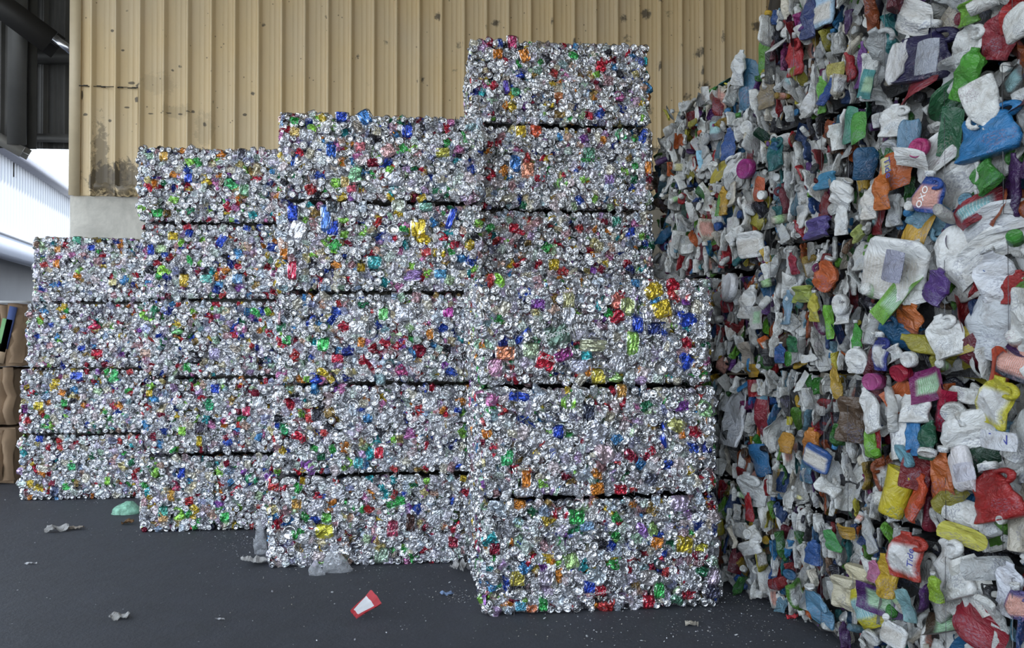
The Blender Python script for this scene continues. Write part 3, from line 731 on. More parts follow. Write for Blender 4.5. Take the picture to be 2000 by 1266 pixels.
def plastic_bale(label, origin, uvec, w, h, d, seed, strata, faces='F', heroes=(), step=.075, big=1.0, words=(), own=N_OWN):
    """origin = lower near end of the visible face; uvec runs along that face away from the camera; face looks left of it"""
    r = np.random.default_rng(seed)
    ang = math.atan2(uvec.y, uvec.x)                 # local +X runs along the face, local +Y is outward (to the aisle)
    root = thing('plastic_bale', label, 'bale', Vector(origin) + uvec * (w / 2) - Vector((-uvec.y, uvec.x, 0)) * (d / 2), ang, 'wired bales of crushed plastic bottles')
    pile = Pile()
    core = rough_box(w - .12, h - .05, d - .12, seed, .03)
    pile.put(core, np.eye(3), (0, 0, .02), tint=(.03, .03, .032)); pile.M[-1] = np.zeros(len(core.v))  # near-black core colour paints shade into the gaps between pieces
    cand = []
    def surf(face, u, v):
        if face == 'F': U, V = w, h
        elif face == 'N': U, V = d, h
        elif face == 'E': U, V = d, h
        else: U, V = w, d
        a = min(u, U - u); b = min(v, V - v); rr = .07
        nu = (-1 if u < U / 2 else 1) * max(0, 1 - a / rr); nv = (-1 if v < V / 2 else 1) * max(0, 1 - b / rr)
        off = swell(np.array([[u + seed, v, seed * .7]]), seed % 50, 4)[0] * .03 - .05 * (nu * nu * .5 + nv * nv * 1.6) - .03
        n = np.array([nu, nv, 1.3]); n /= np.linalg.norm(n)
        if face == 'F': return np.array([u - w / 2, d / 2 + off, v]), np.array([n[0], n[2], n[1]])
        if face == 'N': return np.array([-w / 2 - off, u - d / 2, v]), np.array([-n[2], n[0], n[1]])
        if face == 'E': return np.array([w / 2 + off, u - d / 2, v]), np.array([n[2], n[0], n[1]])
        return np.array([u - w / 2, v - d / 2, h + off]), np.array([n[0], n[1], n[2]])
    ux = np.array([1.0, 0, 0])
    def lay(face, st_u, st_v, layer):
        U, V = {'F': (w, h), 'N': (d, h), 'E': (d, h), 'T': (w, d)}[face]
        nx = max(2, round(U / st_u)); ny = max(2, round(V / st_v))
        for j in range(ny):
            for i in range(nx):
                u = (i + .5 + .5 * (j % 2) - .25) / nx * U + r.normal() * st_u * .25; v = (j + .5) / ny * V + r.normal() * st_v * .22
                u = min(max(u, .04), U - .04); v = min(max(v, .066), V - .062)
                if face == 'F' and layer > 0:
                    hit = False
                    for hh in heroes:
                        ca, sa = math.cos(hh[4]), math.sin(hh[4]); du, dv = u - hh[0], v - hh[1]
                        if ((du * ca + dv * sa) / (hh[2] * .40)) ** 2 + ((-du * sa + dv * ca) / (hh[3] * .40)) ** 2 < 1: hit = True
                    if hit: continue
                p, n = surf(face, u, v)
                isst = r.random() < strata
                k = r.random()
                if isst:
                    kd = 'b' if k < .38 else 'u' if k < .58 else 'p' if k < .90 else 'j'
                else:
                    kd = 'b' if k < .28 else 'j' if k < .40 else 'u' if k < .52 else 'p' if k < .80 else 'd' if k < .86 else 'o' if k < .93 else 'c'
                nm, ts = KINDS[kd]; t = ts[r.integers(len(ts))]
                s = r.uniform(.75, 1.2) * big * (.82 if min(v, V - v) < .10 else 1)
                if kd == 'c': s = r.uniform(.8, 1.6); 
                if isst:
                    tang = np.cross(n, np.array([0, 0, 1.0])); tang /= np.linalg.norm(tang)
                    thin = tang + r.normal(size=3) * .22; thin /= np.linalg.norm(thin)
                    lv = np.array([0, 0, 1.0]) * r.choice([-1, 1]) + r.normal(size=3) * .28; lv -= thin * lv.dot(thin); lv /= np.linalg.norm(lv)
                    M3 = np.stack([np.cross(lv, thin), lv, thin], 1); s *= .9
                    p = p - n * .015
                else:
                    M3 = frame_from_normal(n, abs(r.normal()) * .5, r, r.uniform(0, 6.3))
                    p = p + n * (.03 if kd in 'cdo' else .005)
                    if kd == 'o': M3 = M3 @ rotm('X', R(-60))
                if layer == 0: p = p - n * .045
                else: p = p + n * r.normal() * .032
                size = s * s * {'b': 1, 'j': 1.9, 'u': 1.2, 'p': 1.2, 'd': .8, 'c': .1, 'o': .6}[kd] * (.5 if isst else 1)
                cand.append((face, layer, size, t, M3, p, s, pl_colour(r) * .95, nm))
    su = (.036 if strata > .5 else step) * big ** .5; sv = (.115 if strata > .5 else step) * big ** .5
    lay('F', su, sv, 1); lay('F', su * 1.3, sv * 1.2, 0)
    for f in faces:
        if f != 'F': lay(f, .085, .10, 2)
    fr = sorted([c for c in cand if c[1] == 1], key=lambda c: -c[2])
    n_own = max(0, own - len(heroes)); picked = set(id(c) for c in fr[:n_own])
    for c in cand:
        if id(c) not in picked: pile.put(c[3], c[4], c[5], (c[6],) * 3, c[7])
    body = link('compressed_scrap', pile.mesh('compressed_scrap', [M_PLA]), root); body['kind'] = 'stuff'
    cm = shared('cap', CAPS[0], [M_PLA])
    def own_piece(nm, t, M3, p, sxyz, col, capcol=None):
        col = np.asarray(col) * (.95 if min(col) > .3 else .55)
        o = link(nm, shared(nm, t, [M_PLA]), root)
        o.matrix_local = Matrix.LocRotScale(Vector(p), Matrix(M3).to_quaternion(), Vector(sxyz)); o.color = (*col, 1)
        if t.part is not None and t.part[1] and capcol is not None:
            k = link('cap', cm, o); k.color = (*capcol, 1)
            s = t.part[1] / .018
            k.matrix_local = Matrix.LocRotScale(Vector(t.part[0]) + Vector((0, .006, 0)), Euler((R(-90), 0, 0)).to_quaternion(), Vector((s, s, s)))
        return o
    for c in fr[:n_own]:
        own_piece(c[8], c[3], c[4], c[5], (c[6],) * 3, c[7], pl_colour(r) if (c[8] in ('plastic_bottle', 'plastic_jug') and r.random() < .45) else None)
    for hh in heroes:
        p, n = surf('F', hh[0], hh[1]); nm, ts = KINDS[hh[6]]; t = ts[r.integers(len(ts))]
        out = hh[7] if len(hh) > 7 else .05
        base = np.stack([np.array([-1.0, 0, 0]), np.array([0, 0, 1.0]), np.array([0, 1.0, 0])], 1)
        M3 = base @ rotm('Z', -hh[4]) @ rotm('Y', r.normal() * .15) @ rotm('X', r.normal() * .15)
        if hh[6] == 'o': pass
        sx = hh[2] / np.ptp(t.v[:, 0]); sy = hh[3] / np.ptp(t.v[:, 1]); sz = (sx + sy) / 2
        p = np.array([p[0], d / 2 - .02 + out, p[2]])
        own_piece(nm, t, M3, p, (sx, sy, min(sz, 1.8)), hh[5], WHITE if hh[6] in 'bj' and r.random() < .4 else None)
    for wd in words:
        if len(wd) == 8:
            u, v, lw, lh, an, col, out, _ = wd
            t = Tpl(); a_, w__, sl, e_ = slabgrid(9, 9, lw / 2, lh / 2, .25, 0)
            a_[:, 2] = .012 * (1 - (a_[:, 0] / lw * 2) ** 2) + swell(a_, 3, 30) * .002
            t.grid(a_, 9, 9, False, 1, True); b2 = a_.copy(); b2[:, 2] -= .003; t.grid(b2.reshape(9, 9, 3)[:, ::-1].reshape(-1, 3), 9, 9, False, 1, True)
            t.lab[:] = col
            o = link('bottle_label', tpl_mesh('bottle_label', t, [M_PLA]), root)
            o.matrix_local = Matrix.Translation(Vector((u - w / 2, d / 2 + out, v))) @ Matrix.Rotation(math.pi, 4, 'Z') @ Matrix.Rotation(R(90), 4, 'X') @ Matrix.Rotation(an, 4, 'Z')
            continue
        (u, v, size, ang2, txt, mt, out) = wd
        o = link('printed_word', text_mesh(txt, size), root); o.data.materials.append(mt)
        o.matrix_local = Matrix.Translation(Vector((u - w / 2, d / 2 + out, v))) @ Matrix.Rotation(math.pi, 4, 'Z') @ Matrix.Rotation(R(90), 4, 'X') @ Matrix.Rotation(ang2, 4, 'Z')
    wt = wire_mesh(0, h, d); 
    wt.v[:, 1] *= (d / 2 + .03) / (d / 2 + .02); wt.v[:, 2] = wt.v[:, 2] * (1 - .09 / h) + .03
    wme = tpl_mesh('baling_wire', wt, [M_WIRE])
    for k in range(4):
        link('baling_wire', wme, root, ((k - 1.5) / 4 * w + r.normal() * .02, 0, 0))
    return root
WHITE = (.72, .73, .72)
# the visible face of the plastic rows runs from the camera's side away and to the left
A0, A1 = G(1420, 1150), G(1640, 1266)
PU = (A0 - A1); PU.z = 0; PU.normalize()
PN = Vector((-PU.y, PU.x, 0))
def along(px):                       # distance along the row where it shows at pixel column px
    return (on_plane(px, 655, A1, PN) - A1).dot(PU)
PW_ = WHITE; PLG = (.60, .62, .62)
PHERO = [  # x, y, w, h px, angle deg, colour, kind, stand-out
 (1752, 528, 92, 110, -12, PW_, 'u', .09), (1772, 468, 80, 52, 70, (.85, .50, .04), 'p', .07), (1762, 580, 34, 110, -35, (.25, .62, .06), 'p', .10), (1828, 558, 44, 66, -30, (.14, .06, .32), 'b', .08),
 (1737, 335, 56, 66, 0, (.75, .17, .03), 'p', .05), (1733, 372, 24, 68, 0, (.82, .22, .03), 'b', .09), (1812, 378, 44, 66, -15, (.03, .12, .55), 'j', .07), (1690, 334, 48, 26, -80, (.82, .52, .04), 'b', .07),
 (1850, 335, 130, 100, 20, PW_, 'p', .04), (1820, 300, 90, 60, 30, PW_, 'p', .05), (1930, 254, 96, 92, 5, (.04, .30, .70), 'j', .07), (1800, 105, 92, 92, -10, (.03, .025, .10), 'j', .05),
 (1756, 118, 52, 40, 85, (.60, .60, .60), 'u', .08), (1783, 162, 76, 52, 20, (.45, .03, .05), 'p', .06), (1905, 148, 44, 92, -25, (.12, .50, .06), 'b', .09), (1944, 70, 50, 80, -20, (.38, .02, .04), 'j', .06),
 (1985, 25, 50, 60, 0, (.55, .02, .02), 'j', .06), (1893, 26, 32, 40, 0, (.25, .60, .06), 'u', .07), (1885, 90, 60, 80, -15, PW_, 'j', .05), (1862, 150, 56, 70, 0, PLG, 'u', .06), (1770, 30, 80, 60, -30, (.66, .66, .64), 'p', .06),
 (1950, 785, 78, 90, -10, (.82, .75, .05), 'j', .08), (1942, 735, 80, 36, 80, (.72, .10, .04), 'p', .05), (1960, 855, 60, 60, 0, (.25, .50, .70), 'p', .06), (1895, 850, 84, 80, 20, PW_, 'p', .07),
 (1762, 962, 40, 84, -15, (.82, .68, .04), 'o', .10), (1800, 970, 30, 90, -20, (.75, .10, .03), 'b', .10), (1843, 935, 40, 100, -5, (.70, .18, .04), 'b', .08), (1945, 965, 90, 90, 20, (.55, .03, .03), 'j', .08),
 (1885, 920, 60, 46, -70, (.70, .68, .70), 'u', .08), (1748, 835, 56, 110, 15, PW_, 'p', .09), (1755, 775, 46, 50, 40, (.72, .16, .04), 'p', .07), (1795, 780, 44, 80, 10, PW_, 'b', .07), (1790, 845, 24, 80, 8, (.05, .30, .70), 'b', .08),
 (1820, 860, 28, 70, 0, (.02, .14, .07), 'b', .07), (1778, 890, 38, 20, -35, (.25, .58, .72), 'd', .10), (1700, 800, 30, 80, 25, PW_, 'b', .07), (1716, 740, 30, 30, 0, (.60, .10, .35), 'c', .1), (1765, 728, 34, 30, 0, (.55, .02, .06), 'c', .1),
 (1810, 745, 50, 60, 20, (.30, .03, .18), 'p', .05), (1832, 800, 30, 90, -25, (.60, .02, .08), 'p', .06), (1778, 1085, 66, 82, 5, (.58, .05, .03), 'j', .10), (1733, 1125, 36, 76, 10, (.80, .52, .04), 'b', .08),
 (1852, 1110, 90, 100, 25, PW_, 'j', .08), (1895, 1150, 56, 100, 35, (.70, .70, .66), 'p', .09), (1842, 1148, 22, 50, 0, (.40, .66, .05), 'b', .12), (1690, 1195, 52, 70, 25, (.82, .74, .05), 'p', .09),
 (1885, 1045, 66, 34, -10, (.80, .76, .12), 'p', .09), (1900, 1220, 76, 80, -25, (.40, .02, .04), 'p', .07), (1670, 1150, 44, 80, 0, (.55, .50, .34), 'u', .06), (1640, 1160, 36, 60, 0, (.50, .46, .34), 'u', .06),
 (1590, 1185, 44, 70, 0, (.18, .42, .65), 'b', .08), (1745, 1240, 40, 40, 0, PW_, 'u', .07), (1960, 1150, 40, 100, -10, (.62, .64, .70), 'b', .07), (1985, 1180, 40, 60, 0, (.20, .16, .42), 'j', .06),
 (1928, 645, 76, 104, -20, (.52, .55, .58), 'p', .08), (1985, 700, 60, 80, -20, (.04, .05, .09), 'j', .05), (1838, 658, 56, 76, 15, PW_, 'j', .08), (1722, 690, 38, 62, 0, (.03, .05, .34), 'j', .09), (1772, 625, 40, 66, -30, (.75, .20, .04), 'b', .08),
 (1752, 690, 28, 26, 20, PW_, 'u', .10), (1788, 702, 28, 28, 0, PW_, 'd', .12), (1680, 705, 26, 44, 0, PW_, 'b', .09), (1875, 665, 40, 50, 10, (.75, .60, .10), 'p', .06), (1860, 500, 60, 110, 30, PW_, 'p', .06), (1920, 480, 110, 50, 20, PW_, 'p', .06),
 (1938, 540, 60, 90, 15, (.66, .68, .72), 'b', .06), (1975, 560, 50, 60, 0, (.55, .03, .03), 'j', .05), (1925, 430, 100, 50, 10, (.62, .64, .66), 'p', .06), (1900, 408, 70, 46, 25, (.42, .02, .04), 'p', .07), (1925, 345, 40, 60, 40, (.07, .35, .05), 'u', .07),
 (1850, 260, 34, 90, -20, (.03, .18, .08), 'p', .05), (1830, 215, 80, 50, 30, (.03, .16, .06), 'p', .05), (1780, 265, 44, 40, 80, (.25, .45, .65), 'u', .09), (1785, 310, 54, 34, -20, PW_, 'p', .1), (1800, 290, 30, 34, 0, (.70, .05, .25), 'd', .09),
 (1745, 235, 44, 56, -10, PW_, 'j', .07), (1655, 245, 24, 66, -15, (.08, .38, .25), 'p', .09), (1683, 247, 24, 56, 10, (.12, .50, .08), 'p', .10), (1650, 380, 34, 50, -35, PW_, 'b', .08), (1705, 395, 26, 60, 0, (.68, .66, .62), 'b', .07),
 (1612, 353, 30, 30, 0, (.10, .42, .70), 'u', .09), (1565, 575, 36, 30, 0, (.50, .60, .12), 'u', .09), (1612, 537, 40, 54, -25, (.80, .18, .05), 'b', .08), (1613, 630, 14, 60, 5, (.25, .70, .05), 'p', .09), (1592, 600, 18, 52, -5, (.80, .72, .10), 'b', .08),
 (1642, 610, 28, 40, 5, PW_, 'b', .09), (1645, 595, 26, 36, 0, PW_, 'd', .09), (1545, 672, 20, 30, 0, (.04, .25, .10), 'j', .08), (1520, 690, 16, 34, 0, (.04, .15, .45), 'b', .08), (1425, 562, 38, 50, 0, (.62, .63, .66), 'd', .09),
 (1410, 585, 20, 46, 0, (.50, .03, .05), 'b', .05), (1670, 665, 16, 62, 0, (.10, .52, .08), 'b', .08), (1682, 705, 28, 46, 5, PW_, 'd', .1), (1628, 745, 18, 64, 0, (.75, .48, .06), 'b', .07), (1590, 865, 26, 54, 0, (.75, .28, .05), 'b', .08),
 (1537, 865, 20, 36, 0, (.75, .38, .05), 'u', .08), (1587, 870, 18, 60, -10, (.60, .04, .08), 'b', .09), (1575, 915, 26, 48, 0, (.12, .28, .42), 'b', .09), (1600, 895, 34, 44, -20, (.06, .18, .55), 'u', .09), (1700, 860, 18, 60, 0, (.25, .60, .06), 'b', .07),
 (1712, 850, 18, 50, 0, (.55, .02, .03), 'p', .07), (1655, 820, 40, 80, 0, (.16, .10, .06), 'u', .05), (1530, 600, 18, 60, 0, (.30, .50, .68), 'b', .07), (1615, 180, 20, 50, -20, (.04, .12, .45), 'b', .08), (1545, 110, 28, 66, -5, (.62, .03, .04), 'j', .06),
 (1480, 90, 26, 66, -20, (.18, .50, .06), 'p', .07), (1447, 165, 34, 90, 0, (.08, .25, .42), 'p', .06), (1490, 180, 28, 54, 0, (.40, .32, .20), 'b', .06), (1448, 130, 22, 60, -20, PLG, 'b', .09), (1440, 105, 24, 30, 0, (.40, .50, .42), 'p', .06),
 (1500, 130, 14, 60, 0, (.03, .03, .03), 'p', .06), (1585, 30, 24, 80, 0, (.05, .08, .25), 'b', .07), (1608, 20, 28, 56, 0, (.35, .50, .65), 'u', .07), (1570, 30, 20, 60, 0, (.20, .06, .30), 'b', .06), (1655, 130, 18, 50, 0, (.50, .03, .04), 'b', .07),
 (1690, 120, 16, 80, -10, (.25, .08, .38), 'b', .07), (1618, 150, 24, 50, 0, (.75, .68, .20), 'p', .07), (1600, 185, 14, 64, 0, (.20, .58, .08), 'b', .07), (1700, 165, 30, 50, -20, (.10, .42, .42), 'p', .07), (1430, 330, 44, 36, 20, PW_, 'j', .09),
 (1465, 328, 28, 34, 0, (.50, .04, .30), 'd', .09), (1420, 280, 22, 56, 0, (.05, .14, .45), 'b', .08), (1417, 393, 18, 50, 0, (.80, .48, .05), 'b', .08), (1478, 368, 26, 44, -15, (.75, .16, .06), 'p', .08), (1400, 395, 12, 50, 0, (.20, .58, .08), 'p', .06),
 (1395, 345, 44, 26, 40, (.75, .62, .08), 'p', .07), (1365, 255, 18, 44, -10, (.62, .65, .62), 'b', .08), (1390, 250, 18, 44, 0, (.28, .28, .30), 'p', .07), (1435, 160, 16, 20, 0, PW_, 'b', .06), (1590, 445, 38, 34, 5, (.16, .12, .40), 'u', .08),
 (1640, 425, 20, 60, 0, PW_, 'b', .07), (1693, 450, 22, 22, 30, (.60, .70, .20), 'u', .1), (1470, 478, 36, 46, 0, PW_, 'u', .08), (1540, 515, 18, 40, 0, (.50, .04, .08), 'b', .06), (1460, 590, 30, 60, 0, PW_, 'b', .05), (1455, 690, 30, 40, 0, (.45, .40, .34), 'p', .06),
 (1452, 725, 30, 24, 0, (.75, .45, .05), 'p', .05), (1430, 810, 40, 110, 0, (.60, .62, .66), 'b', .06), (1475, 900, 40, 60, 10, (.05, .22, .48), 'p', .06), (1460, 955, 40, 60, 0, PLG, 'j', .06), (1470, 1070, 44, 24, 20, PW_, 'u', .09),
 (1467, 990, 12, 50, 0, (.50, .02, .03), 'b', .08), (1480, 830, 20, 90, 0, (.35, .03, .05), 'p', .05), (1585, 1080, 24, 44, 0, (.05, .15, .45), 'b', .06), (1620, 1055, 26, 40, 0, (.12, .50, .15), 'b', .07), (1640, 1040, 30, 24, 0, (.75, .45, .06), 'p', .07),
 (1705, 1115, 22, 40, 0, (.75, .25, .45), 'b', .07), (1775, 1185, 32, 60, 10, (.30, .55, .58), 'p', .08)]
PPATCH = [(1744, 520, .115, .14, -.25, (.05, .06, .20), .115), (1815, 112, .12, .14, -.15, (.10, .13, .20), .13), (1733, 325, .05, .07, .2, (.62, .50, .05), .118), (1955, 860, .16, .07, 0, (.60, .62, .66), .12), (1888, 922, .10, .07, .3, (.42, .40, .50), .16)]
PWORD = [(1737, 328, .050, R(-80), 'Tide', M_INKB, .134), (1780, 1090, .045, R(85), 'Tide', M_INKB, .16), (1643, 590, .020, R(0), 'Dole', M_INKD, .13), (1596, 500, .022, R(80), 'Original', M_INKW, .06), (1805, 385, .04, R(60), 'OXO', M_INKW, .15), (1955, 858, .05, 0, 'TIN', M_INKB, .13)]

COLS = [  # key, far px, near px (where its face starts and ends), stand-out, strata, heights, step, big, words
    ('D', 1240, 1300, -.02, .45, [.63, .63, .61, .60, .55], .075, 1.0, 'in the darkest column behind the can stacks'),
    ('A', 1300, 1490, -.03, .60, [.65, .66, .63, .60, .62], .068, .80, 'in the lower column against the yellow wall'),
    ('B', 1490, 1700, .0, .78, [.63, .73, .69, .64, .70], .06, .80, 'in the thin-layered middle column'),
    ('E', 1700, 2260, .03, .25, [.70, .66, .62, .66, .80], .078, 1.1, 'in the coarse column nearest the camera'),
]
def build_plastic():
    for ci, (key, fx, nx, so, strata, hs, step, big, where) in enumerate(COLS):
        s_near, s_far = along(nx), along(fx)
        w = s_far - s_near - .01
        org = A1 + PU * s_near + PN * so - (PN * .13 if key == 'D' else PN * 0)
        zs = [sum(hs[:i]) for i in range(len(hs) + 1)]
        H = {i: [] for i in range(5)}; WD = {i: [] for i in range(5)}
        for q in PHERO:
            if not (fx <= q[0] < nx): continue
            p = on_plane(q[0], q[1], org + PN * .04, PN); u = (p - org).dot(PU); dep = (p - EYE).dot(FWD)
            dirv = (p - EYE); dirv.z = 0; dirv.normalize(); fs = abs(dirv.dot(PN))
            for i in range(5):
                if zs[i] <= p.z < zs[i + 1] + (.3 if i == 4 else 0):
                    H[i].append((min(max(u, .03), w - .03), min(p.z - zs[i], hs[i] - .02), q[2] * dep / FPX / max(fs, .6) * 1.12, q[3] * dep / FPX * 1.12, R(-q[4]), q[5], q[6], q[7] * .75))
        for q in PWORD:
            if not (fx <= q[0] < nx): continue
            p = on_plane(q[0], q[1], org + PN * q[6], PN); u = (p - org).dot(PU)
            for i in range(5):
                if zs[i] <= p.z < zs[i + 1]: WD[i].append((u, p.z - zs[i], q[2], q[3], q[4], q[5], q[6]))
        for q in PPATCH:
            if not (fx <= q[0] < nx): continue
            p = on_plane(q[0], q[1], org + PN * q[6], PN); u = (p - org).dot(PU)
            for i in range(5):
                if zs[i] <= p.z < zs[i + 1]: WD[i].append((u, p.z - zs[i], q[2], q[3], q[4], q[5], q[6], 0))
        for i, h in enumerate(hs):
            lab = ('top bale' if i == 4 else ORD[i])
            fc = 'F' + ('T' if i == 4 else '') + ('N' if key == 'E' else '') + ('E' if key in 'BE' and i == 4 else '')
            j = PN * (np.random.default_rng(70 + ci * 9 + i).uniform(-.015, .015))
            plastic_bale(f'crushed plastic bottle bale, {lab} {where}', org + j + Vector((0, 0, zs[i])), PU, w, h, 1.15, 3000 + ci * 31 + i, strata, fc, H[i], step, big, WD[i],
                         N_OWN if key != 'D' else 40)
build_plastic()

# ------------------------------------------------------------------ the setting: floor, walls, roof
def box_obj(name, c, h, mat, parent=None, rot=None):
    t = Tpl(); t.box((0, 0, 0), h)
    o = link(name, make_mesh(name, t.v, t.l, t.t, [mat]), parent, c)
    if rot: o.rotation_euler = rot
    return o
def floor_material():
    m, nt, b = nodes_of('dusty_asphalt')
    oc = objco(nt)
    big = noise(nt, oc, .55, 4, .6, .6); fine = noise(nt, oc, 55, 4, .7); mid = noise(nt, oc, 6, 5, .65)
    c = mixc(nt, big, (.034, .036, .045), (.058, .062, .076))
    c = mixc(nt, ramp(nt, mid, [(.35, 0), (.7, 1)]), c, (.038, .040, .047))
    c = mixc(nt, ramp(nt, fine, [(.55, 0), (.75, .6)]), c, (.075, .078, .088))
    # dark curved drag mark
    mp = nt.nodes.new('ShaderNodeSeparateXYZ'); nt.links.new(oc, mp.inputs[0])
    qa, qb = G(560, 1196), G(1010, 1262); dq = (qb - qa).normalized(); nq = Vector((-dq.y, dq.x, 0))
    dot = math_(nt, 'ADD', math_(nt, 'MULTIPLY', mp.outputs[0], nq.x), math_(nt, 'MULTIPLY', mp.outputs[1], nq.y))
    alo = math_(nt, 'SUBTRACT', math_(nt, 'ADD', math_(nt, 'MULTIPLY', mp.outputs[0], dq.x), math_(nt, 'MULTIPLY', mp.outputs[1], dq.y)), qa.dot(dq))
    dd = math_(nt, 'ABSOLUTE', math_(nt, 'SUBTRACT', dot, qa.dot(nq)))
    dd = math_(nt, 'ADD', dd, math_(nt, 'MULTIPLY', mid, .12))
    tr = math_(nt, 'MULTIPLY', ramp(nt, dd, [(.05, .75), (.15, 0)]), ramp(nt, alo, [(0, 0), (.45, 1)]))
    c = mixc(nt, tr, c, (.012, .012, .015))
    sp = N(nt, 'ShaderNodeTexVoronoi'); sp.inputs['Scale'].default_value = 7; nt.links.new(oc, sp.inputs['Vector'])
    s2 = ramp(nt, sp.outputs['Distance'], [(.025, 1), (.04, 0)])
    c = mixc(nt, math_(nt, 'MULTIPLY', s2, .6), c, (.45, .46, .48))
    nt.links.new(c, b.inputs['Base Color']); b.inputs['Roughness'].default_value = .62
    bump(nt, b, math_(nt, 'ADD', fine, math_(nt, 'MULTIPLY', mid, 2)), .35, .01)
    return m
fl = struct(box_obj('floor', (0, 12, -.1), (60, 50, .1), floor_material()))

WY = at_depth(900, 655, 11.2).y
WX0 = on_plane(135, 655, (0, WY, 0), Vector((0, 1, 0))).x
WX0B = on_plane(143, 300, (0, WY, 0), Vector((0, 1, 0))).x
ZB = on_plane(200, 383, (0, WY, 0), Vector((0, 1, 0))).z
def wall_xz(px, py): q = on_plane(px, py, (0, WY, 0), Vector((0, 1, 0))); return q.x, q.z
ROOFZ = 7.3
def siding_material():
    m, nt, b = nodes_of('yellow_painted_siding')
    oc = objco(nt)
    se = nt.nodes.new('ShaderNodeSeparateXYZ'); nt.links.new(oc, se.inputs[0]); X, Z = se.outputs[0], se.outputs[2]
    mp = N(nt, 'ShaderNodeMapping'); mp.inputs['Scale'].default_value = (1, 1, .18); nt.links.new(oc, mp.inputs[0])
    st = noise(nt, mp.outputs[0], 4.5, 5, .65)
    c = mixc(nt, st, (.60, .455, .245), (.74, .57, .33))
    c = mixc(nt, ramp(nt, noise(nt, oc, .9, 3), [(.4, 0), (.7, .4)]), c, (.60, .52, .39))
    # scattered black scorch spots, thicker towards the plastic side
    dm = mixc(nt, .12, oc, N(nt, 'ShaderNodeTexNoise', i_Scale=9.0).outputs['Color'])
    vo = N(nt, 'ShaderNodeTexVoronoi'); vo.inputs['Scale'].default_value = 3.1; nt.links.new(dm, vo.inputs['Vector'])
    rad = nt.nodes.new('ShaderNodeMapRange'); nt.links.new(X, rad.inputs[0]); rad.inputs[1].default_value = -4.5; rad.inputs[2].default_value = 4.0
    rad.inputs[3].default_value = .035; rad.inputs[4].default_value = .26
    on = ramp(nt, vo.outputs['Color'], [(.35, 0), (.42, 1)])
    d = math_(nt, 'DIVIDE', vo.outputs['Distance'], rad.outputs[0])
    d = math_(nt, 'ADD', d, math_(nt, 'MULTIPLY', math_(nt, 'SUBTRACT', noise(nt, oc, 22, 4, .8), .5), 2.2))
    sp = math_(nt, 'MULTIPLY', ramp(nt, d, [(.55, 1), (1.15, 0)]), on)
    c = mixc(nt, math_(nt, 'MULTIPLY', sp, .85), c, (.055, .045, .035))
    # small fastener stains
    v2 = N(nt, 'ShaderNodeTexVoronoi'); v2.inputs['Scale'].default_value = 7.0; nt.links.new(oc, v2.inputs['Vector'])
    c = mixc(nt, ramp(nt, v2.outputs['Distance'], [(.05, .8), (.085, 0)]), c, (.14, .10, .06))
    # dark scraped, rusted patch over the concrete at the open end
    def blob(x0, z0, rx, rz, amp, jag=2.2):
        dx = math_(nt, 'DIVIDE', math_(nt, 'SUBTRACT', X, x0), rx); dz = math_(nt, 'DIVIDE', math_(nt, 'SUBTRACT', Z, z0), rz)
        q = math_(nt, 'SQRT', math_(nt, 'ADD', math_(nt, 'MULTIPLY', dx, dx), math_(nt, 'MULTIPLY', dz, dz)))
        q = math_(nt, 'ADD', q, math_(nt, 'MULTIPLY', math_(nt, 'SUBTRACT', noise(nt, oc, 7.5 if jag > 1 else 34, 7, .8, .6), .5), jag * 1.5))
        return math_(nt, 'MULTIPLY', ramp(nt, q, [(.75, 1), (1.0, 0)]), amp)
    for (px, py, rx, rz, am) in ((212, 352, .26, .22, .85), (250, 350, .20, .26, .8), (197, 320, .10, .6, .6), (150, 350, .05, .5, .5), (310, 165, .24, .16, .16), (345, 218, .20, .10, .22), (400, 250, .14, .22, .22)):  # last blob paints the shadow of a dent into the colour
        x0, z0 = wall_xz(px, py)
        c = mixc(nt, blob(x0, z0, rx, rz, am), c, (.10, .078, .05))
    for (px, py, rx, rz) in ((294, 222, .045, .014), (318, 220, .05, .012), (330, 221, .04, .014), (352, 223, .04, .02), (377, 218, .03, .03), (369, 220, .04, .012), (257, 162, .06, .03), (270, 167, .05, .04), (268, 195, .04, .06),
                            (160, 186, .02, .10), (215, 236, .03, .03), (167, 224, .04, .03), (478, 224, .04, .03), (248, 210, .05, .02), (240, 98, .03, .02), (219, 60, .03, .03)):
        x0, z0 = wall_xz(px, py)
        c = mixc(nt, blob(x0, z0, rx * .8, rz * .7, .85, 1.0), c, (.06, .045, .03))
    nt.links.new(c, b.inputs['Base Color']); b.inputs['Roughness'].default_value = .5
    bump(nt, b, noise(nt, oc, 2.5, 3), .3, .03)
    return m
M_SID = siding_material()
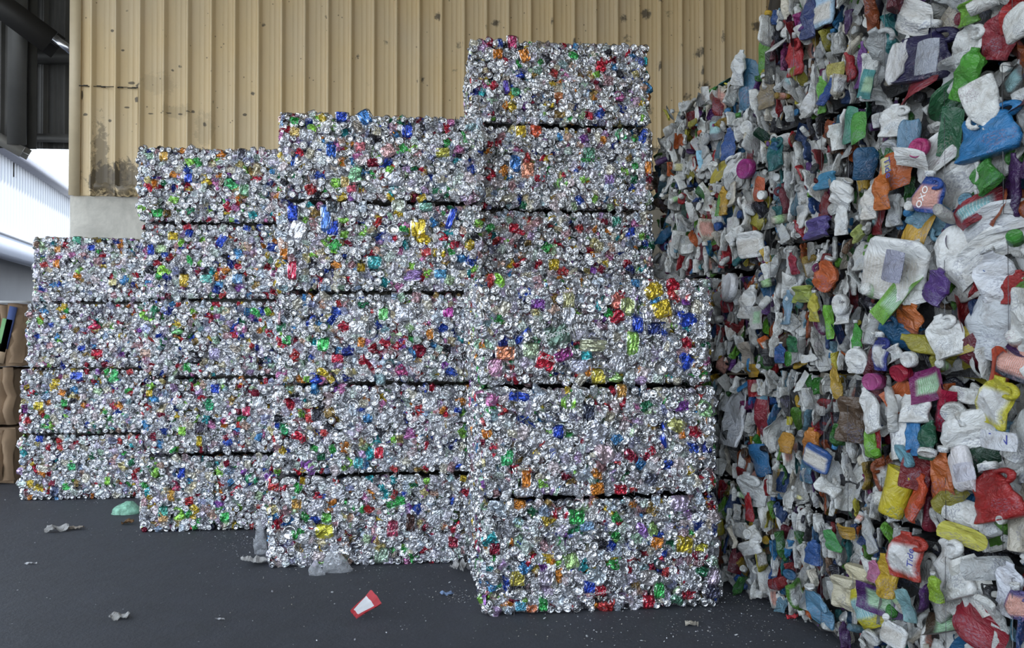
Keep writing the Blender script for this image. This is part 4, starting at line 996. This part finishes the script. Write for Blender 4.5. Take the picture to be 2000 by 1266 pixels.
def ribbed_sheet(name, x0, x1, z0, z1, pitch, mat, y, depth=.075, ribs=True, phase=0, seed=1, nz=14, wobble=.006):
    prof = []
    x = x0 - phase
    k = [(0, 0), (.24, 0), (.25, -.055), (.27, 0), (.45, 0), (.46, -.055), (.48, 0), (.66, 0), (.67, -.055), (.69, 0), (.76, 0), (.79, -1), (.875, -1), (.94, 0), (1.0, 0)] if ribs else \
        [(0, 0), (.2, 0), (.3, -1), (.5, -1), (.7, -1), (.8, 0), (1.0, 0)]
    while x < x1:
        for a, d in k[:-1]:
            q = x + a * pitch
            if x0 <= q <= x1: prof.append((q, y + d * depth))
        x += pitch
    prof.append((x1, y))
    n = len(prof); zz = np.linspace(z0, z1, nz)
    rows = [[(px, py, z) for px, py in prof] for z in zz]
    v = np.array(rows).reshape(-1, 3)
    v[:, 1] += swell(v, seed, 1.6, 4) * wobble
    b = v.copy(); b[:, 1] += .05
    t = Tpl(); t.grid(v, n, nz, False, 0, False)
    bb = b.reshape(nz, n, 3)[:, ::-1].reshape(-1, 3); bb[:, 1] = y + .05; t.grid(bb, n, nz, False, 0, False)
    return link(name, make_mesh(name, t.v, t.l, t.t, [mat]))
P0 = wall_xz(189, 300)[0]
ph = (WX0 + .06 - (P0 - .3048)) % .3048
wb_ = struct(ribbed_sheet('wall_back', WX0 + .02, 6.2, ZB, ROOFZ, .3048, M_SID, WY, phase=(WX0 + .02 - P0) % .3048 , nz=22))
# the overlapping lower sheet at the open end, with its lifted edge
zl = wall_xz(215, 171)[1]; xl0, xl1 = wall_xz(157, 200)[0], wall_xz(277, 200)[0]
lo = struct(ribbed_sheet('wall_back_patch_panel', xl0, xl1, ZB + .01, zl, .3048, M_SID, WY - .012, phase=(xl0 - P0) % .3048, seed=5, wobble=.012, nz=10))
box = box_obj('trim_corner', ((WX0 + WX0 + .13) / 2, WY - .03, (ZB + ROOFZ) / 2), (.07, .012, (ROOFZ - ZB) / 2), plain('trim_yellow', (.60, .49, .32), .5, 0, .15, 2)); struct(box)
M_GAP = plain('dark_joint', (.03, .027, .022), .8)
t = Tpl()
for i in range(14):
    xa = xl0 + (xl1 - xl0) * i / 14; t.box((xa + (xl1 - xl0) / 28, WY - .046, zl + .004 * math.sin(i * 2.1) - .01 * (i / 14)), ((xl1 - xl0) / 28, .005, .006 + .003 * math.sin(i * 1.7)))
struct(link('trim_torn_joint', make_mesh('trim_torn_joint', t.v, t.l, t.t, [M_GAP])))
# curled metal at the foot of the siding
t = Tpl(); a0 = wall_xz(190, 375)[0]; a1 = wall_xz(272, 375)[0]; n = 18
u, w_ = np.meshgrid(np.linspace(0, 1, n), np.linspace(0, 1, 5)); u = u.ravel(); w_ = w_.ravel()
v = np.stack([a0 + (a1 - a0) * u, WY - .05 - .05 * np.sin(w_ * 2.2) * (1 + .5 * np.sin(u * 9 + 1)), ZB + .01 + w_ * .13 + .012 * np.sin(u * 31) + .02 * np.sin(u * 7)], 1)
t.grid(v, n, 5, False, 0, False); v2 = v.copy(); v2[:, 1] += .006; t.grid(v2.reshape(5, n, 3)[:, ::-1].reshape(-1, 3), n, 5, False, 0, False)
struct(link('trim_curled_foot', make_mesh('trim_curled_foot', t.v, t.l, t.t, [M_SID])))

def concrete_material(col=(.66, .625, .55)):
    m, nt, b = nodes_of('stained_concrete'); oc = objco(nt)
    f = noise(nt, oc, 1.6, 6, .7, .4); g = noise(nt, oc, 14, 4, .7)
    c = mixc(nt, ramp(nt, f, [(.35, 0), (.65, 1)]), tuple(x * .62 for x in col), col)
    c = mixc(nt, ramp(nt, g, [(.5, 0), (.8, .5)]), c, tuple(x * .6 for x in col))
    se = nt.nodes.new('ShaderNodeSeparateXYZ'); nt.links.new(oc, se.inputs[0])
    sm = math_(nt, 'ABSOLUTE', math_(nt, 'SUBTRACT', se.outputs[2], wall_xz(230, 430)[1]))
    c = mixc(nt, ramp(nt, sm, [(.008, .6), (.016, 0)]), c, (.10, .095, .085))
    cr = math_(nt, 'ABSOLUTE', math_(nt, 'SUBTRACT', math_(nt, 'ADD', math_(nt, 'SUBTRACT', se.outputs[2], wall_xz(190, 400)[1]), math_(nt, 'MULTIPLY', noise(nt, oc, 5, 4, .7), .5)),
               math_(nt, 'MULTIPLY', math_(nt, 'SUBTRACT', se.outputs[0], wall_xz(190, 400)[0] - .3), 1.0)))
    c = mixc(nt, ramp(nt, cr, [(.01, .7), (.03, 0)]), c, (.08, .075, .07))
    nt.links.new(c, b.inputs['Base Color']); b.inputs['Roughness'].default_value = .85
    bump(nt, b, g, .3, .01); return m
struct(box_obj('wall_back_concrete_base', ((WX0 + 6.2) / 2, WY + .22, ZB / 2 - .002), ((6.2 - WX0) / 2, .22, ZB / 2 - .002), concrete_material()))
struct(box_obj('wall_back_core', ((WX0 + 6.25) / 2, WY + .20, (ZB + ROOFZ) / 2), ((6.15 - WX0) / 2, .14, (ROOFZ - ZB) / 2), plain('wall_core', (.3, .27, .2), .8)))
M_ROOF = plain('roof_underside', (.60, .54, .42), .7, 0, .1, 1)
struct(box_obj('ceiling', (-1.2, 4.5, ROOFZ + .1), (7.8, 8.5, .1), M_ROOF))
struct(box_obj('wall_front_blocker', (4.4, -4.1, ROOFZ / 2), (2.0, .1, ROOFZ / 2), M_ROOF))  # unseen wall added behind the camera to shade the plastic
struct(box_obj('ground_bounce_added', (-8, -19.2, -.04), (25, 15.0, .05), plain('bounce_concrete', (.50, .47, .42), .9, 0, .1, .4)))  # unseen pale ground added to bounce sunlight up into the shed
struct(box_obj('wall_right_blocker', (6.3, 4.5, ROOFZ / 2), (.1, 8.5, ROOFZ / 2), plain('right_blocker_siding', (.34, .29, .19), .7)))  # unseen wall added to block light and dim the plastic side

# the dark neighbouring bay with its header wall, column, girts and rafter
M_DK = plain('galvanized_shadow_steel', (.075, .072, .066), .55, .4, .25, 2.0)  # base colour darkened to hold the shade under the low eave
M_DK2 = plain('dark_steel', (.018, .016, .014), .55, .3, .2, 3.0)  # near-black colour stands in for the shade on backlit steel
HZ = 12.3
hp0 = at_depth(-160, 280, HZ); hp1 = at_depth(150, 288, HZ)
yh = hp1.y
def hxz(px, py): q = on_plane(px, py, (0, yh, 0), Vector((0, 1, 0))); return q.x, q.z
hx1 = WX0 + .9; zb = hxz(100, 290)[1]
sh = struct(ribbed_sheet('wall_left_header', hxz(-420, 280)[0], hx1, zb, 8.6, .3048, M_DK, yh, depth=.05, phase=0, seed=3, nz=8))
t = Tpl(); xa = hxz(58, 280)[0]
zg = hxz(100, 270)[1]
t.box(((xa + hx1) / 2, yh - .14, zg), ((hx1 - xa) / 2, .09, .012)); t.box(((xa + hx1) / 2, yh - .225, zg - .05), ((hx1 - xa) / 2, .006, .06))
struct(link('trim_sill_girt', make_mesh('trim_sill_girt', t.v, t.l, t.t, [plain('galvanized_girt', (.14, .135, .125), .45, .5)])))
t = Tpl(); zg2 = hxz(100, 117)[1]
t.box(((xa + hx1) / 2, yh - .14, zg2 + .08), ((hx1 - xa) / 2, .09, .008)); t.box(((xa + hx1) / 2, yh - .225, zg2), ((hx1 - xa) / 2, .006, .085)); t.box(((xa + hx1) / 2, yh - .14, zg2 - .08), ((hx1 - xa) / 2, .09, .008))
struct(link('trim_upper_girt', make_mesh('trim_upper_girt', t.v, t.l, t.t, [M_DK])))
def I_beam(name, p, q, wd, dp, mat, side=Vector((0, 1, 0))):
    p = Vector(p); q = Vector(q); ax = (q - p).normalized(); s = (side - ax * side.dot(ax)).normalized(); o = ax.cross(s)
    L = (q - p).length / 2; Rm = np.array([list(o), list(s), list(ax)]).T
    t = Tpl()
    t.box((0, -dp / 2, 0), (wd / 2, .008, L)); t.box((0, dp / 2, 0), (wd / 2, .008, L)); t.box((0, 0, 0), (.006, dp / 2, L))
    t.v = t.v @ Rm.T
    return link(name, make_mesh(name, t.v, t.l, t.t, [mat]), None, (p + q) / 2)
yc = yh - .45
def cxz(px, py): return on_plane(px, py, (0, yc, 0), Vector((0, 1, 0)))
ca = cxz(43, 284); cb = Vector((ca.x, ca.y, 8.2)); ca.z -= .02
struct(I_beam('pillar_left', ca, cb, .26, .30, M_DK))
ra = on_plane(106, 88, (0, yc - .6, 0), Vector((0, 1, 0))); rb = on_plane(-160, -108, (0, yc - .6, 0), Vector((0, 1, 0)))
struct(I_beam('beam_rafter', ra, rb, .34, .24, M_DK2))
r1 = on_plane(114, 80, (0, yc - .75, 0), Vector((0, 1, 0)))
t = Tpl(); a = np.linspace(0, 2 * math.pi, 10, endpoint=False)
ax = (rb - ra).normalized()
pr = np.vstack([np.stack([np.cos(a) * .06, np.sin(a) * .06, np.full(10, z)], 1) for z in (-.25, .05)])
t.grid(pr, 10, 2, True, 0, True, cap0=True, cap1=True)
o = link('beam_rod_end', make_mesh('beam_rod_end', t.v, t.l, t.t, [plain('bright_steel', (.5, .5, .52), .25, 1)]), None, r1); o.rotation_euler = ax.to_track_quat('Z', 'Y').to_euler(); struct(o)
la = cxz(-120, 205); lb = cxz(50, 300)
struct(I_beam('beam_low_eave', la, lb, .16, .2, plain('eave_steel', (.25, .24, .22), .5, .3)))
# dark soffit over the neighbouring bay
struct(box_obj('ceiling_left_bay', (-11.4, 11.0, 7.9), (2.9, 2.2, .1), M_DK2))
# post leaning across the wall above the plastic
pa = on_plane(1509, 45, (0, WY - .5, 0), Vector((0, 1, 0))); pb = on_plane(1528, -60, (0, WY - .5, 0), Vector((0, 1, 0)))
pa2 = pa - (pb - pa) * 4.5; pb = pb + (pb - pa) * 1.6
struct(I_beam('beam_wall_brace', pa2, pb, .15, .12, plain('brace_steel', (.12, .11, .10), .6, .3)))

# ------------------------------------------------------------------ white building outside
bx = at_depth(0, 655, 25.0); dirb = Vector(RGT * ((550 - CX) / FPX) + Vector((math.sin(YAW), math.cos(YAW), 0))); dirb.z = 0; dirb.normalize()
nb = Vector((-dirb.y, dirb.x, 0))
if nb.dot(EYE - bx) < 0: nb = -nb
def bpt(px, py, off=0): return on_plane(px, py, Vector((bx.x, bx.y, 0)) + nb * off, nb)
b0 = Vector((bx.x, bx.y, 0)) - dirb * 7; blen = 26
ztop = bpt(60, 341).z; zmid = bpt(30, 472).z; zlow = bpt(30, 508).z
bld = thing('building', 'white corrugated metal building seen through the bay opening', 'building', b0 + Vector((0, 0, 0)))
def bmesh_at(name, t, mat):
    return link(name, make_mesh(name, t.v, t.l, t.t, [mat]), bld)
def bq(s, z, off): return np.array(dirb) * s + np.array(nb) * off + np.array([0, 0, z])
t = Tpl(); rows = []; k = 0; pitch = .30; ss = []
s = 0
while s < blen:
    for a_, d_ in ((0, 0), (.35, 0), (.5, .10), (.85, .10)): ss.append((s + a_ * pitch, d_))
    s += pitch
v = [bq(s_, z_, d_) for z_ in (zmid, ztop) for s_, d_ in ss]
t.grid(np.array(v), len(ss), 2, False, 0, False)
M_WB = plain('white_metal_siding', (.44, .45, .48), .5, 0, .04, 1)
bmesh_at('corrugated_wall', t, M_WB)
def slab(name, s0, s1, z0, z1, o0, o1, mat):
    c = [bq(s_, z_, o_) for z_ in (z0, z1) for o_ in (o0, o1) for s_ in (s0, s1)]
    t = Tpl(); t.add(np.array(c), [0, 2, 3, 1, 4, 5, 7, 6, 0, 1, 5, 4, 2, 6, 7, 3, 0, 4, 6, 2, 1, 3, 7, 5], [4] * 6, 0, False)
    return bmesh_at(name, t, mat)
slab('roof_edge', 0, blen, ztop - .02, ztop + .22, -6, .42, plain('gray_roof_edge', (.20, .20, .23), .5))
slab('fascia', 0, blen, zlow, zmid - .0, -.3, .30, plain('white_fascia', (.40, .42, .48), .6, 0, .05, 1))
slab('trim_strip', 0, blen, zmid - .03, zmid + .06, -.1, .34, plain('gray_trim', (.40, .40, .42), .6))
slab('lower_wall', 0, blen, 0, zlow + 1.2, -3.0, -.9, plain('gray_shaded_wall', (.13, .13, .135), .8, 0, .1, 1))  # gray darkened to hold the shade under the fascia
vq = bpt(30, 333, .1); sv = (Vector((vq.x, vq.y, 0)) - b0).dot(dirb)
slab('wall_vent', sv - .14, sv + .14, vq.z - .22, vq.z + .22, .0, .09, M_DK2)

# ------------------------------------------------------------------ cardboard bales
M_CB = plain('cardboard', (.30, .20, .12), .85, 0, .2, 5, .2, 30); M_CB2 = plain('pale_cardboard', (.42, .30, .19), .85, 0, .2, 5, .2, 30)
M_CBP = plain('printed_green_box', (.16, .35, .14), .7); M_CBB = plain('printed_navy_box', (.05, .08, .22), .7); M_CBW = plain('white_tape', (.6, .6, .6), .6)
def cardboard_bale(label, px_r, z0, h, seed, depth_z=8.55):
    r = np.random.default_rng(seed)
    base = at_depth(px_r, 655, depth_z); w, d = 1.2, 1.0
    root = thing('cardboard_bale', label, 'bale', (base.x - w / 2, base.y + d / 2, z0), 0, 'bales of flattened cardboard')
    core = rough_box(w - .12, h - .03, d - .12, seed, .02)
    link('bale_body', make_mesh('bale_body', core.v + np.array([0, 0, .01]), core.l, core.t, [M_CB]), root)
    x = w / 2 - .04
    while x > -w / 2:
        ww = r.uniform(.05, .13); hh = h / 2 - r.uniform(.0, .05)
        t = Tpl(); nu, nv = 5, 9
        u, q = np.meshgrid(np.linspace(-1, 1, nu), np.linspace(-1, 1, nv)); u = u.ravel(); q = q.ravel()
        v = np.stack([u * ww / 2, np.zeros_like(u), q * hh], 1)
        v[:, 1] = -.02 + fold(v, seed + int(x * 90) + 300, 12, 3) * .085 + (u ** 2) * .05; v[:, 0] += swell(v, seed + 7, 7) * .02
        b_ = v.copy(); b_[:, 1] += .012
        t.grid(v, nu, nv, False, 0, False); t.grid(b_.reshape(nv, nu, 3)[:, ::-1].reshape(-1, 3), nu, nv, False, 0, False)
        mt = M_CB if r.random() < .5 else M_CB2
        link('flattened_box', make_mesh('flattened_box', t.v, t.l, t.t, [mt]), root, (x - ww / 2, -d / 2, h / 2 + .005))
        x -= ww * .85
    return root, w, h, d
rt, w, h, d = cardboard_bale('bale of flattened brown cardboard, top of its stack, bulging past the can bales', 52, 1.22, .68, 41)
t = Tpl(); nu, nv = 9, 9                                # the one large rounded sheet with printed boxes beside it
u, q = np.meshgrid(np.linspace(0, 1, nu), np.linspace(-1, 1, nv)); u = u.ravel(); q = q.ravel()
v = np.stack([w / 2 - .16 + .20 * np.sin(u * 1.5), -d / 2 - .06 + .5 * (1 - np.cos(u * 1.5)), h / 2 + q * .325 * (1 - .04 * u)], 1); v += np.stack([swell(v, i, 5) * .012 for i in range(3)], 1)
t.grid(v, nu, nv, False, 0, True); v2 = v.copy(); v2[:, 0] -= .01; t.grid(v2.reshape(nv, nu, 3)[:, ::-1].reshape(-1, 3), nu, nv, False, 0, True)
link('flattened_box', make_mesh('flattened_box', t.v, t.l, t.t, [M_CB]), rt)
for (px, py, ww, hh, mt) in ((13, 655, .05, .17, M_CBP), (21, 640, .035, .22, M_CBB), (6, 690, .05, .1, M_CB2)):
    p = at_depth(px, py, 8.5) - rt.location
    box_obj('flattened_box', (p.x, -d / 2 - .075, p.z), (ww, .012, hh), mt, rt, (0, R(12), 0))
box_obj('white_sheet', (w / 2 - .28, -d / 2 - .01, h - .005), (.30, .06, .012), M_CBW, rt)
cardboard_bale('bale of crumpled brown cardboard between the bulging bale and the floor bale', 36, .61, .605, 43)
cardboard_bale('bale of folded brown cardboard standing on the asphalt at the stack foot', 38, 0, .605, 47)

# ------------------------------------------------------------------ litter on the floor
def scrap_mesh(seed, W, L, amp, mats, th=.002, tri=False):
    t = Tpl(); nu, nv = 11, 9
    v, u, w_, e = slabgrid(nu, nv, W / 2, L / 2, .5, 0)
    r = np.random.default_rng(seed)
    v[:, 0] += fold(v, seed + 1, 4 / W, 3) * W * .10; v[:, 1] += fold(v, seed + 2, 4 / L, 3) * L * .18
    z = (fold(v, seed, 5 / W, 4) + .6) * amp + fold(v, seed + 4, 12 / W, 3) * amp * .35
    z = z - z.min() + th
    a = v.copy(); a[:, 2] = z + th; b = v.copy(); b[:, 2] = z - th
    t.grid(a, nu, nv, False, 0, False); t.grid(b.reshape(nv, nu, 3)[:, ::-1].reshape(-1, 3), nu, nv, False, 0, False)
    if len(mats) > 1:
        n = (nu - 1) * (nv - 1); i = np.arange(2 * n) % n; jx = i % (nu - 1); jy = i // (nu - 1)
        t.mi = ((jx == 0) | (jx == nu - 2) | (jy == 0) | (jy == nv - 2) | ((jx > 3) & (jx < 6))).astype(int)
    return make_mesh('scrap', t.v, t.l, t.t, mats, smooth=t.s, mi=t.mi)
M_PAP = plain('dirty_paper', (.42, .41, .40), .8, 0, .3, 20); M_REDP = plain('red_print', (.40, .02, .03), .6); M_WP = plain('white_card', (.62, .62, .64), .6)
M_LEAF = plain('dry_leaf_brown', (.17, .09, .035), .8, 0, .3, 30)
def film(name, col, alpha):
    m, nt, b = nodes_of(name); b.inputs['Base Color'].default_value = (*col, 1); b.inputs['Roughness'].default_value = .22
    f = noise(nt, objco(nt), 25, 3); rr = ramp(nt, f, [(.3, alpha * .6), (.7, min(1, alpha * 1.4))]); nt.links.new(rr, b.inputs['Alpha'])
    bump(nt, b, noise(nt, objco(nt), 30, 3, .6, 1), .8, .02); return m
M_GF = film('green_film', (.35, .72, .52), .62); M_CF = film('clear_film', (.62, .64, .68), .30)
def bag(name, label, cat, px, py, wpx, H, seed, mat, D=.5):
    p = G(px, py); W = wpx * (p - EYE).dot(FWD) / FPX
    t = Tpl(); seg, nr = 26, 12; a = np.linspace(0, 2 * math.pi, seg, endpoint=False); rows = []
    for k in range(nr):
        f = k / (nr - 1); rr = math.cos(f * math.pi / 2 * .94) ** .7
        rows.append(np.stack([np.cos(a) * rr * W / 2, np.sin(a) * rr * W / 2 * D, np.full(seg, f * H)], 1))
    v = np.vstack(rows); f = v[:, 2:3] / H
    v = v + np.stack([fold(v, seed + i, 5 / W, 4) for i in range(3)], 1) * np.array([W * .12, W * .10, H * .22]) * np.clip(f * 3, .3, 1)
    v[:, 0] += f[:, 0] * W * .18 * math.sin(seed); v[:, 2] = np.maximum(v[:, 2], .002)
    t.grid(v, seg, nr, True, 0, True, cap1=True)
    return tag(link(name, make_mesh(name, t.v, t.l, t.t, [mat], smooth=t.s), None, (p.x, p.y, 0)), label, cat)
def litter(name, label, cat, px, py, wpx, hz, seed, mats, asp=.6, rz=0, rot=None, zoff=0):
    p = G(px, py); dep = (p - EYE).dot(FWD); W = wpx * dep / FPX
    o = link(name, scrap_mesh(seed, W, W * asp, hz, mats), None, (p.x, p.y, zoff + .001), rot or (0, 0, rz))
    return tag(o, label, cat)
pc = G(690, 1211)
t = Tpl(); nu, nv = 9, 9; u, q = np.meshgrid(np.linspace(-1, 1, nu), np.linspace(0, 1, nv)); u = u.ravel(); q = q.ravel()
for sg in (1, -1):
    v = np.stack([q * .15, u * (.028 + .030 * q), sg * (.004 + .022 * q * (1 - u * u)) + .006 * np.sin(u * 7 + q * 4)], 1)
    v[:, 2] += np.where(q > .7, (q - .7) * .05, 0)
    if sg < 0: v = v.reshape(nv, nu, 3)[:, ::-1].reshape(-1, 3)
    n0 = len(t.t); t.grid(v, nu, nv, False, 0, False)
n = (nu - 1) * (nv - 1); i = np.arange(2 * n) % n; jx = i % (nu - 1); jy = i // (nu - 1)
t.mi = ((jy >= nv - 3) | (jx == 0) | (jx == nu - 2) | (jy == 0)).astype(int)
o = link('paper_cup', make_mesh('paper_cup', t.v, t.l, t.t, [M_WP, M_REDP], mi=t.mi), None, (pc.x, pc.y, .028), (R(30), R(-26), R(28)))
tag(o, 'crushed red and white paper cup lying on the bare asphalt', 'cup')
litter('paper_scrap', 'crumpled gray paper ball alone on the open asphalt', 'paper', 235, 1207, 38, .018, 8, [M_PAP], .7)
litter('torn_paper', 'torn pale paper bag piece, white end of the pair in front of the lowest stack', 'paper', 112, 1038, 44, .03, 12, [M_PAP], .5, .3)
litter('torn_cardboard', 'torn tan strip attached to the pale paper in front of the lowest stack', 'paper', 148, 1034, 34, .02, 15, [plain('tan_strip', (.36, .31, .26), .8)], .4, -.1)
bag('plastic_film', 'crumpled translucent green plastic film at the corner of the can bales', 'film', 247, 1003, 56, .11, 21, M_GF, .7)
litter('dry_leaf', 'curled dry brown leaf beside the green plastic film', 'leaf', 250, 1024, 24, .03, 25, [M_LEAF], .7, .4)
bag('plastic_bag', 'clear crumpled plastic bag at the foot of the wide can stack', 'bag', 660, 1116, 60, .13, 31, M_CF)
bag('plastic_bag', 'small clear plastic bag with a whitish corner beside the larger clear bag', 'bag', 620, 1123, 32, .10, 35, M_CF)
bag('plastic_sheet', 'tall clear plastic sheet draped against the corner of the wide can stack', 'sheet', 510, 1082, 26, .26, 37, M_CF)
litter('torn_carton', 'flattened gray carton piece sticking out below the clear sheet', 'carton', 500, 1102, 54, .045, 39, [M_PAP], .55, .2)
litter('paper_cone', 'rolled gray paper cone against the foot of the front stack', 'paper', 899, 1116, 38, .05, 44, [M_PAP], .5, .3)
litter('blue_wrapper', 'small blue and clear wrapper by the front stack corner', 'wrapper', 872, 1162, 26, .015, 46, [plain('blue_wrap', (.20, .28, .45), .4)], .5)
litter('paper_scrap', 'small folded tan paper scrap in front of the three-high stack', 'paper', 1352, 1222, 26, .025, 51, [plain('tan_scrap', (.40, .36, .30), .8)], .7, -.3)
litter('torn_paper', 'white torn paper in the dark corner between cans and plastic', 'paper', 1487, 1168, 50, .05, 53, [M_PAP], .5, -.2)
litter('red_cap_piece', 'small dark red plastic piece at the foot of the plastic bales', 'plastic piece', 1548, 1209, 24, .02, 57, [M_REDP], .5)
litter('paper_sliver', 'thin curled white paper sliver on the asphalt near the lower frame edge', 'paper', 60, 1102, 22, .008, 61, [M_WP], .25)
litter('paper_sliver', 'short white paper sliver on open asphalt beyond the red and white cup', 'paper', 430, 1211, 20, .008, 63, [M_WP], .25)
# countless crumbs and flakes: one object
r = np.random.default_rng(5); pl = Pile(); fk = Tpl(); fk.add([(-1, -.2, 0), (-.1, -.7, 0), (.9, -.1, 0), (.4, .6, 0), (-.6, .5, 0), (0, 0, .3)], [0, 1, 5, 1, 2, 5, 2, 3, 5, 3, 4, 5, 4, 0, 5], [3] * 5, 0, False)
def crumbs(px, py, sx, sy, n, smin=.0014, smax=.0060):
    for _ in range(n):
        x, y = r.normal(px, sx), r.normal(py, sy)
        if y < 960 or y > 1300: continue
        p = G(x, y); s = r.uniform(smin, smax) * (2 if r.random() < .06 else 1)
        c = [(.40, .41, .43), (.55, .55, .58), (.22, .22, .24), (.34, .32, .28)][r.integers(4)]
        pl.put(fk, np.array(Euler((r.normal() * .3, r.normal() * .3, r.uniform(0, 6))).to_matrix()), (p.x, p.y, s * .3 + .001), (s, s, s), c)
crumbs(800, 1150, 260, 60, 420); crumbs(905, 1163, 22, 8, 110); crumbs(480, 1062, 40, 16, 190); crumbs(150, 1010, 120, 30, 120); crumbs(1480, 1215, 90, 26, 260); crumbs(1420, 1170, 60, 14, 160); crumbs(1250, 1220, 160, 20, 200)
crumbs(720, 1112, 150, 7, 150); crumbs(400, 1046, 90, 5, 80); crumbs(150, 982, 70, 3, 60)
M_CR = nodes_of('pale_crumbs'); m_, nt_, b_ = M_CR; at_ = N(nt_, 'ShaderNodeAttribute', attribute_name='tint'); nt_.links.new(at_.outputs['Color'], b_.inputs['Base Color']); b_.inputs['Roughness'].default_value = .7
o = link('floor_debris', pl.mesh('floor_debris', [m_])); tag(o, 'scattered pale crumbs and flakes of paper and metal on the asphalt', 'debris', None, 'stuff')
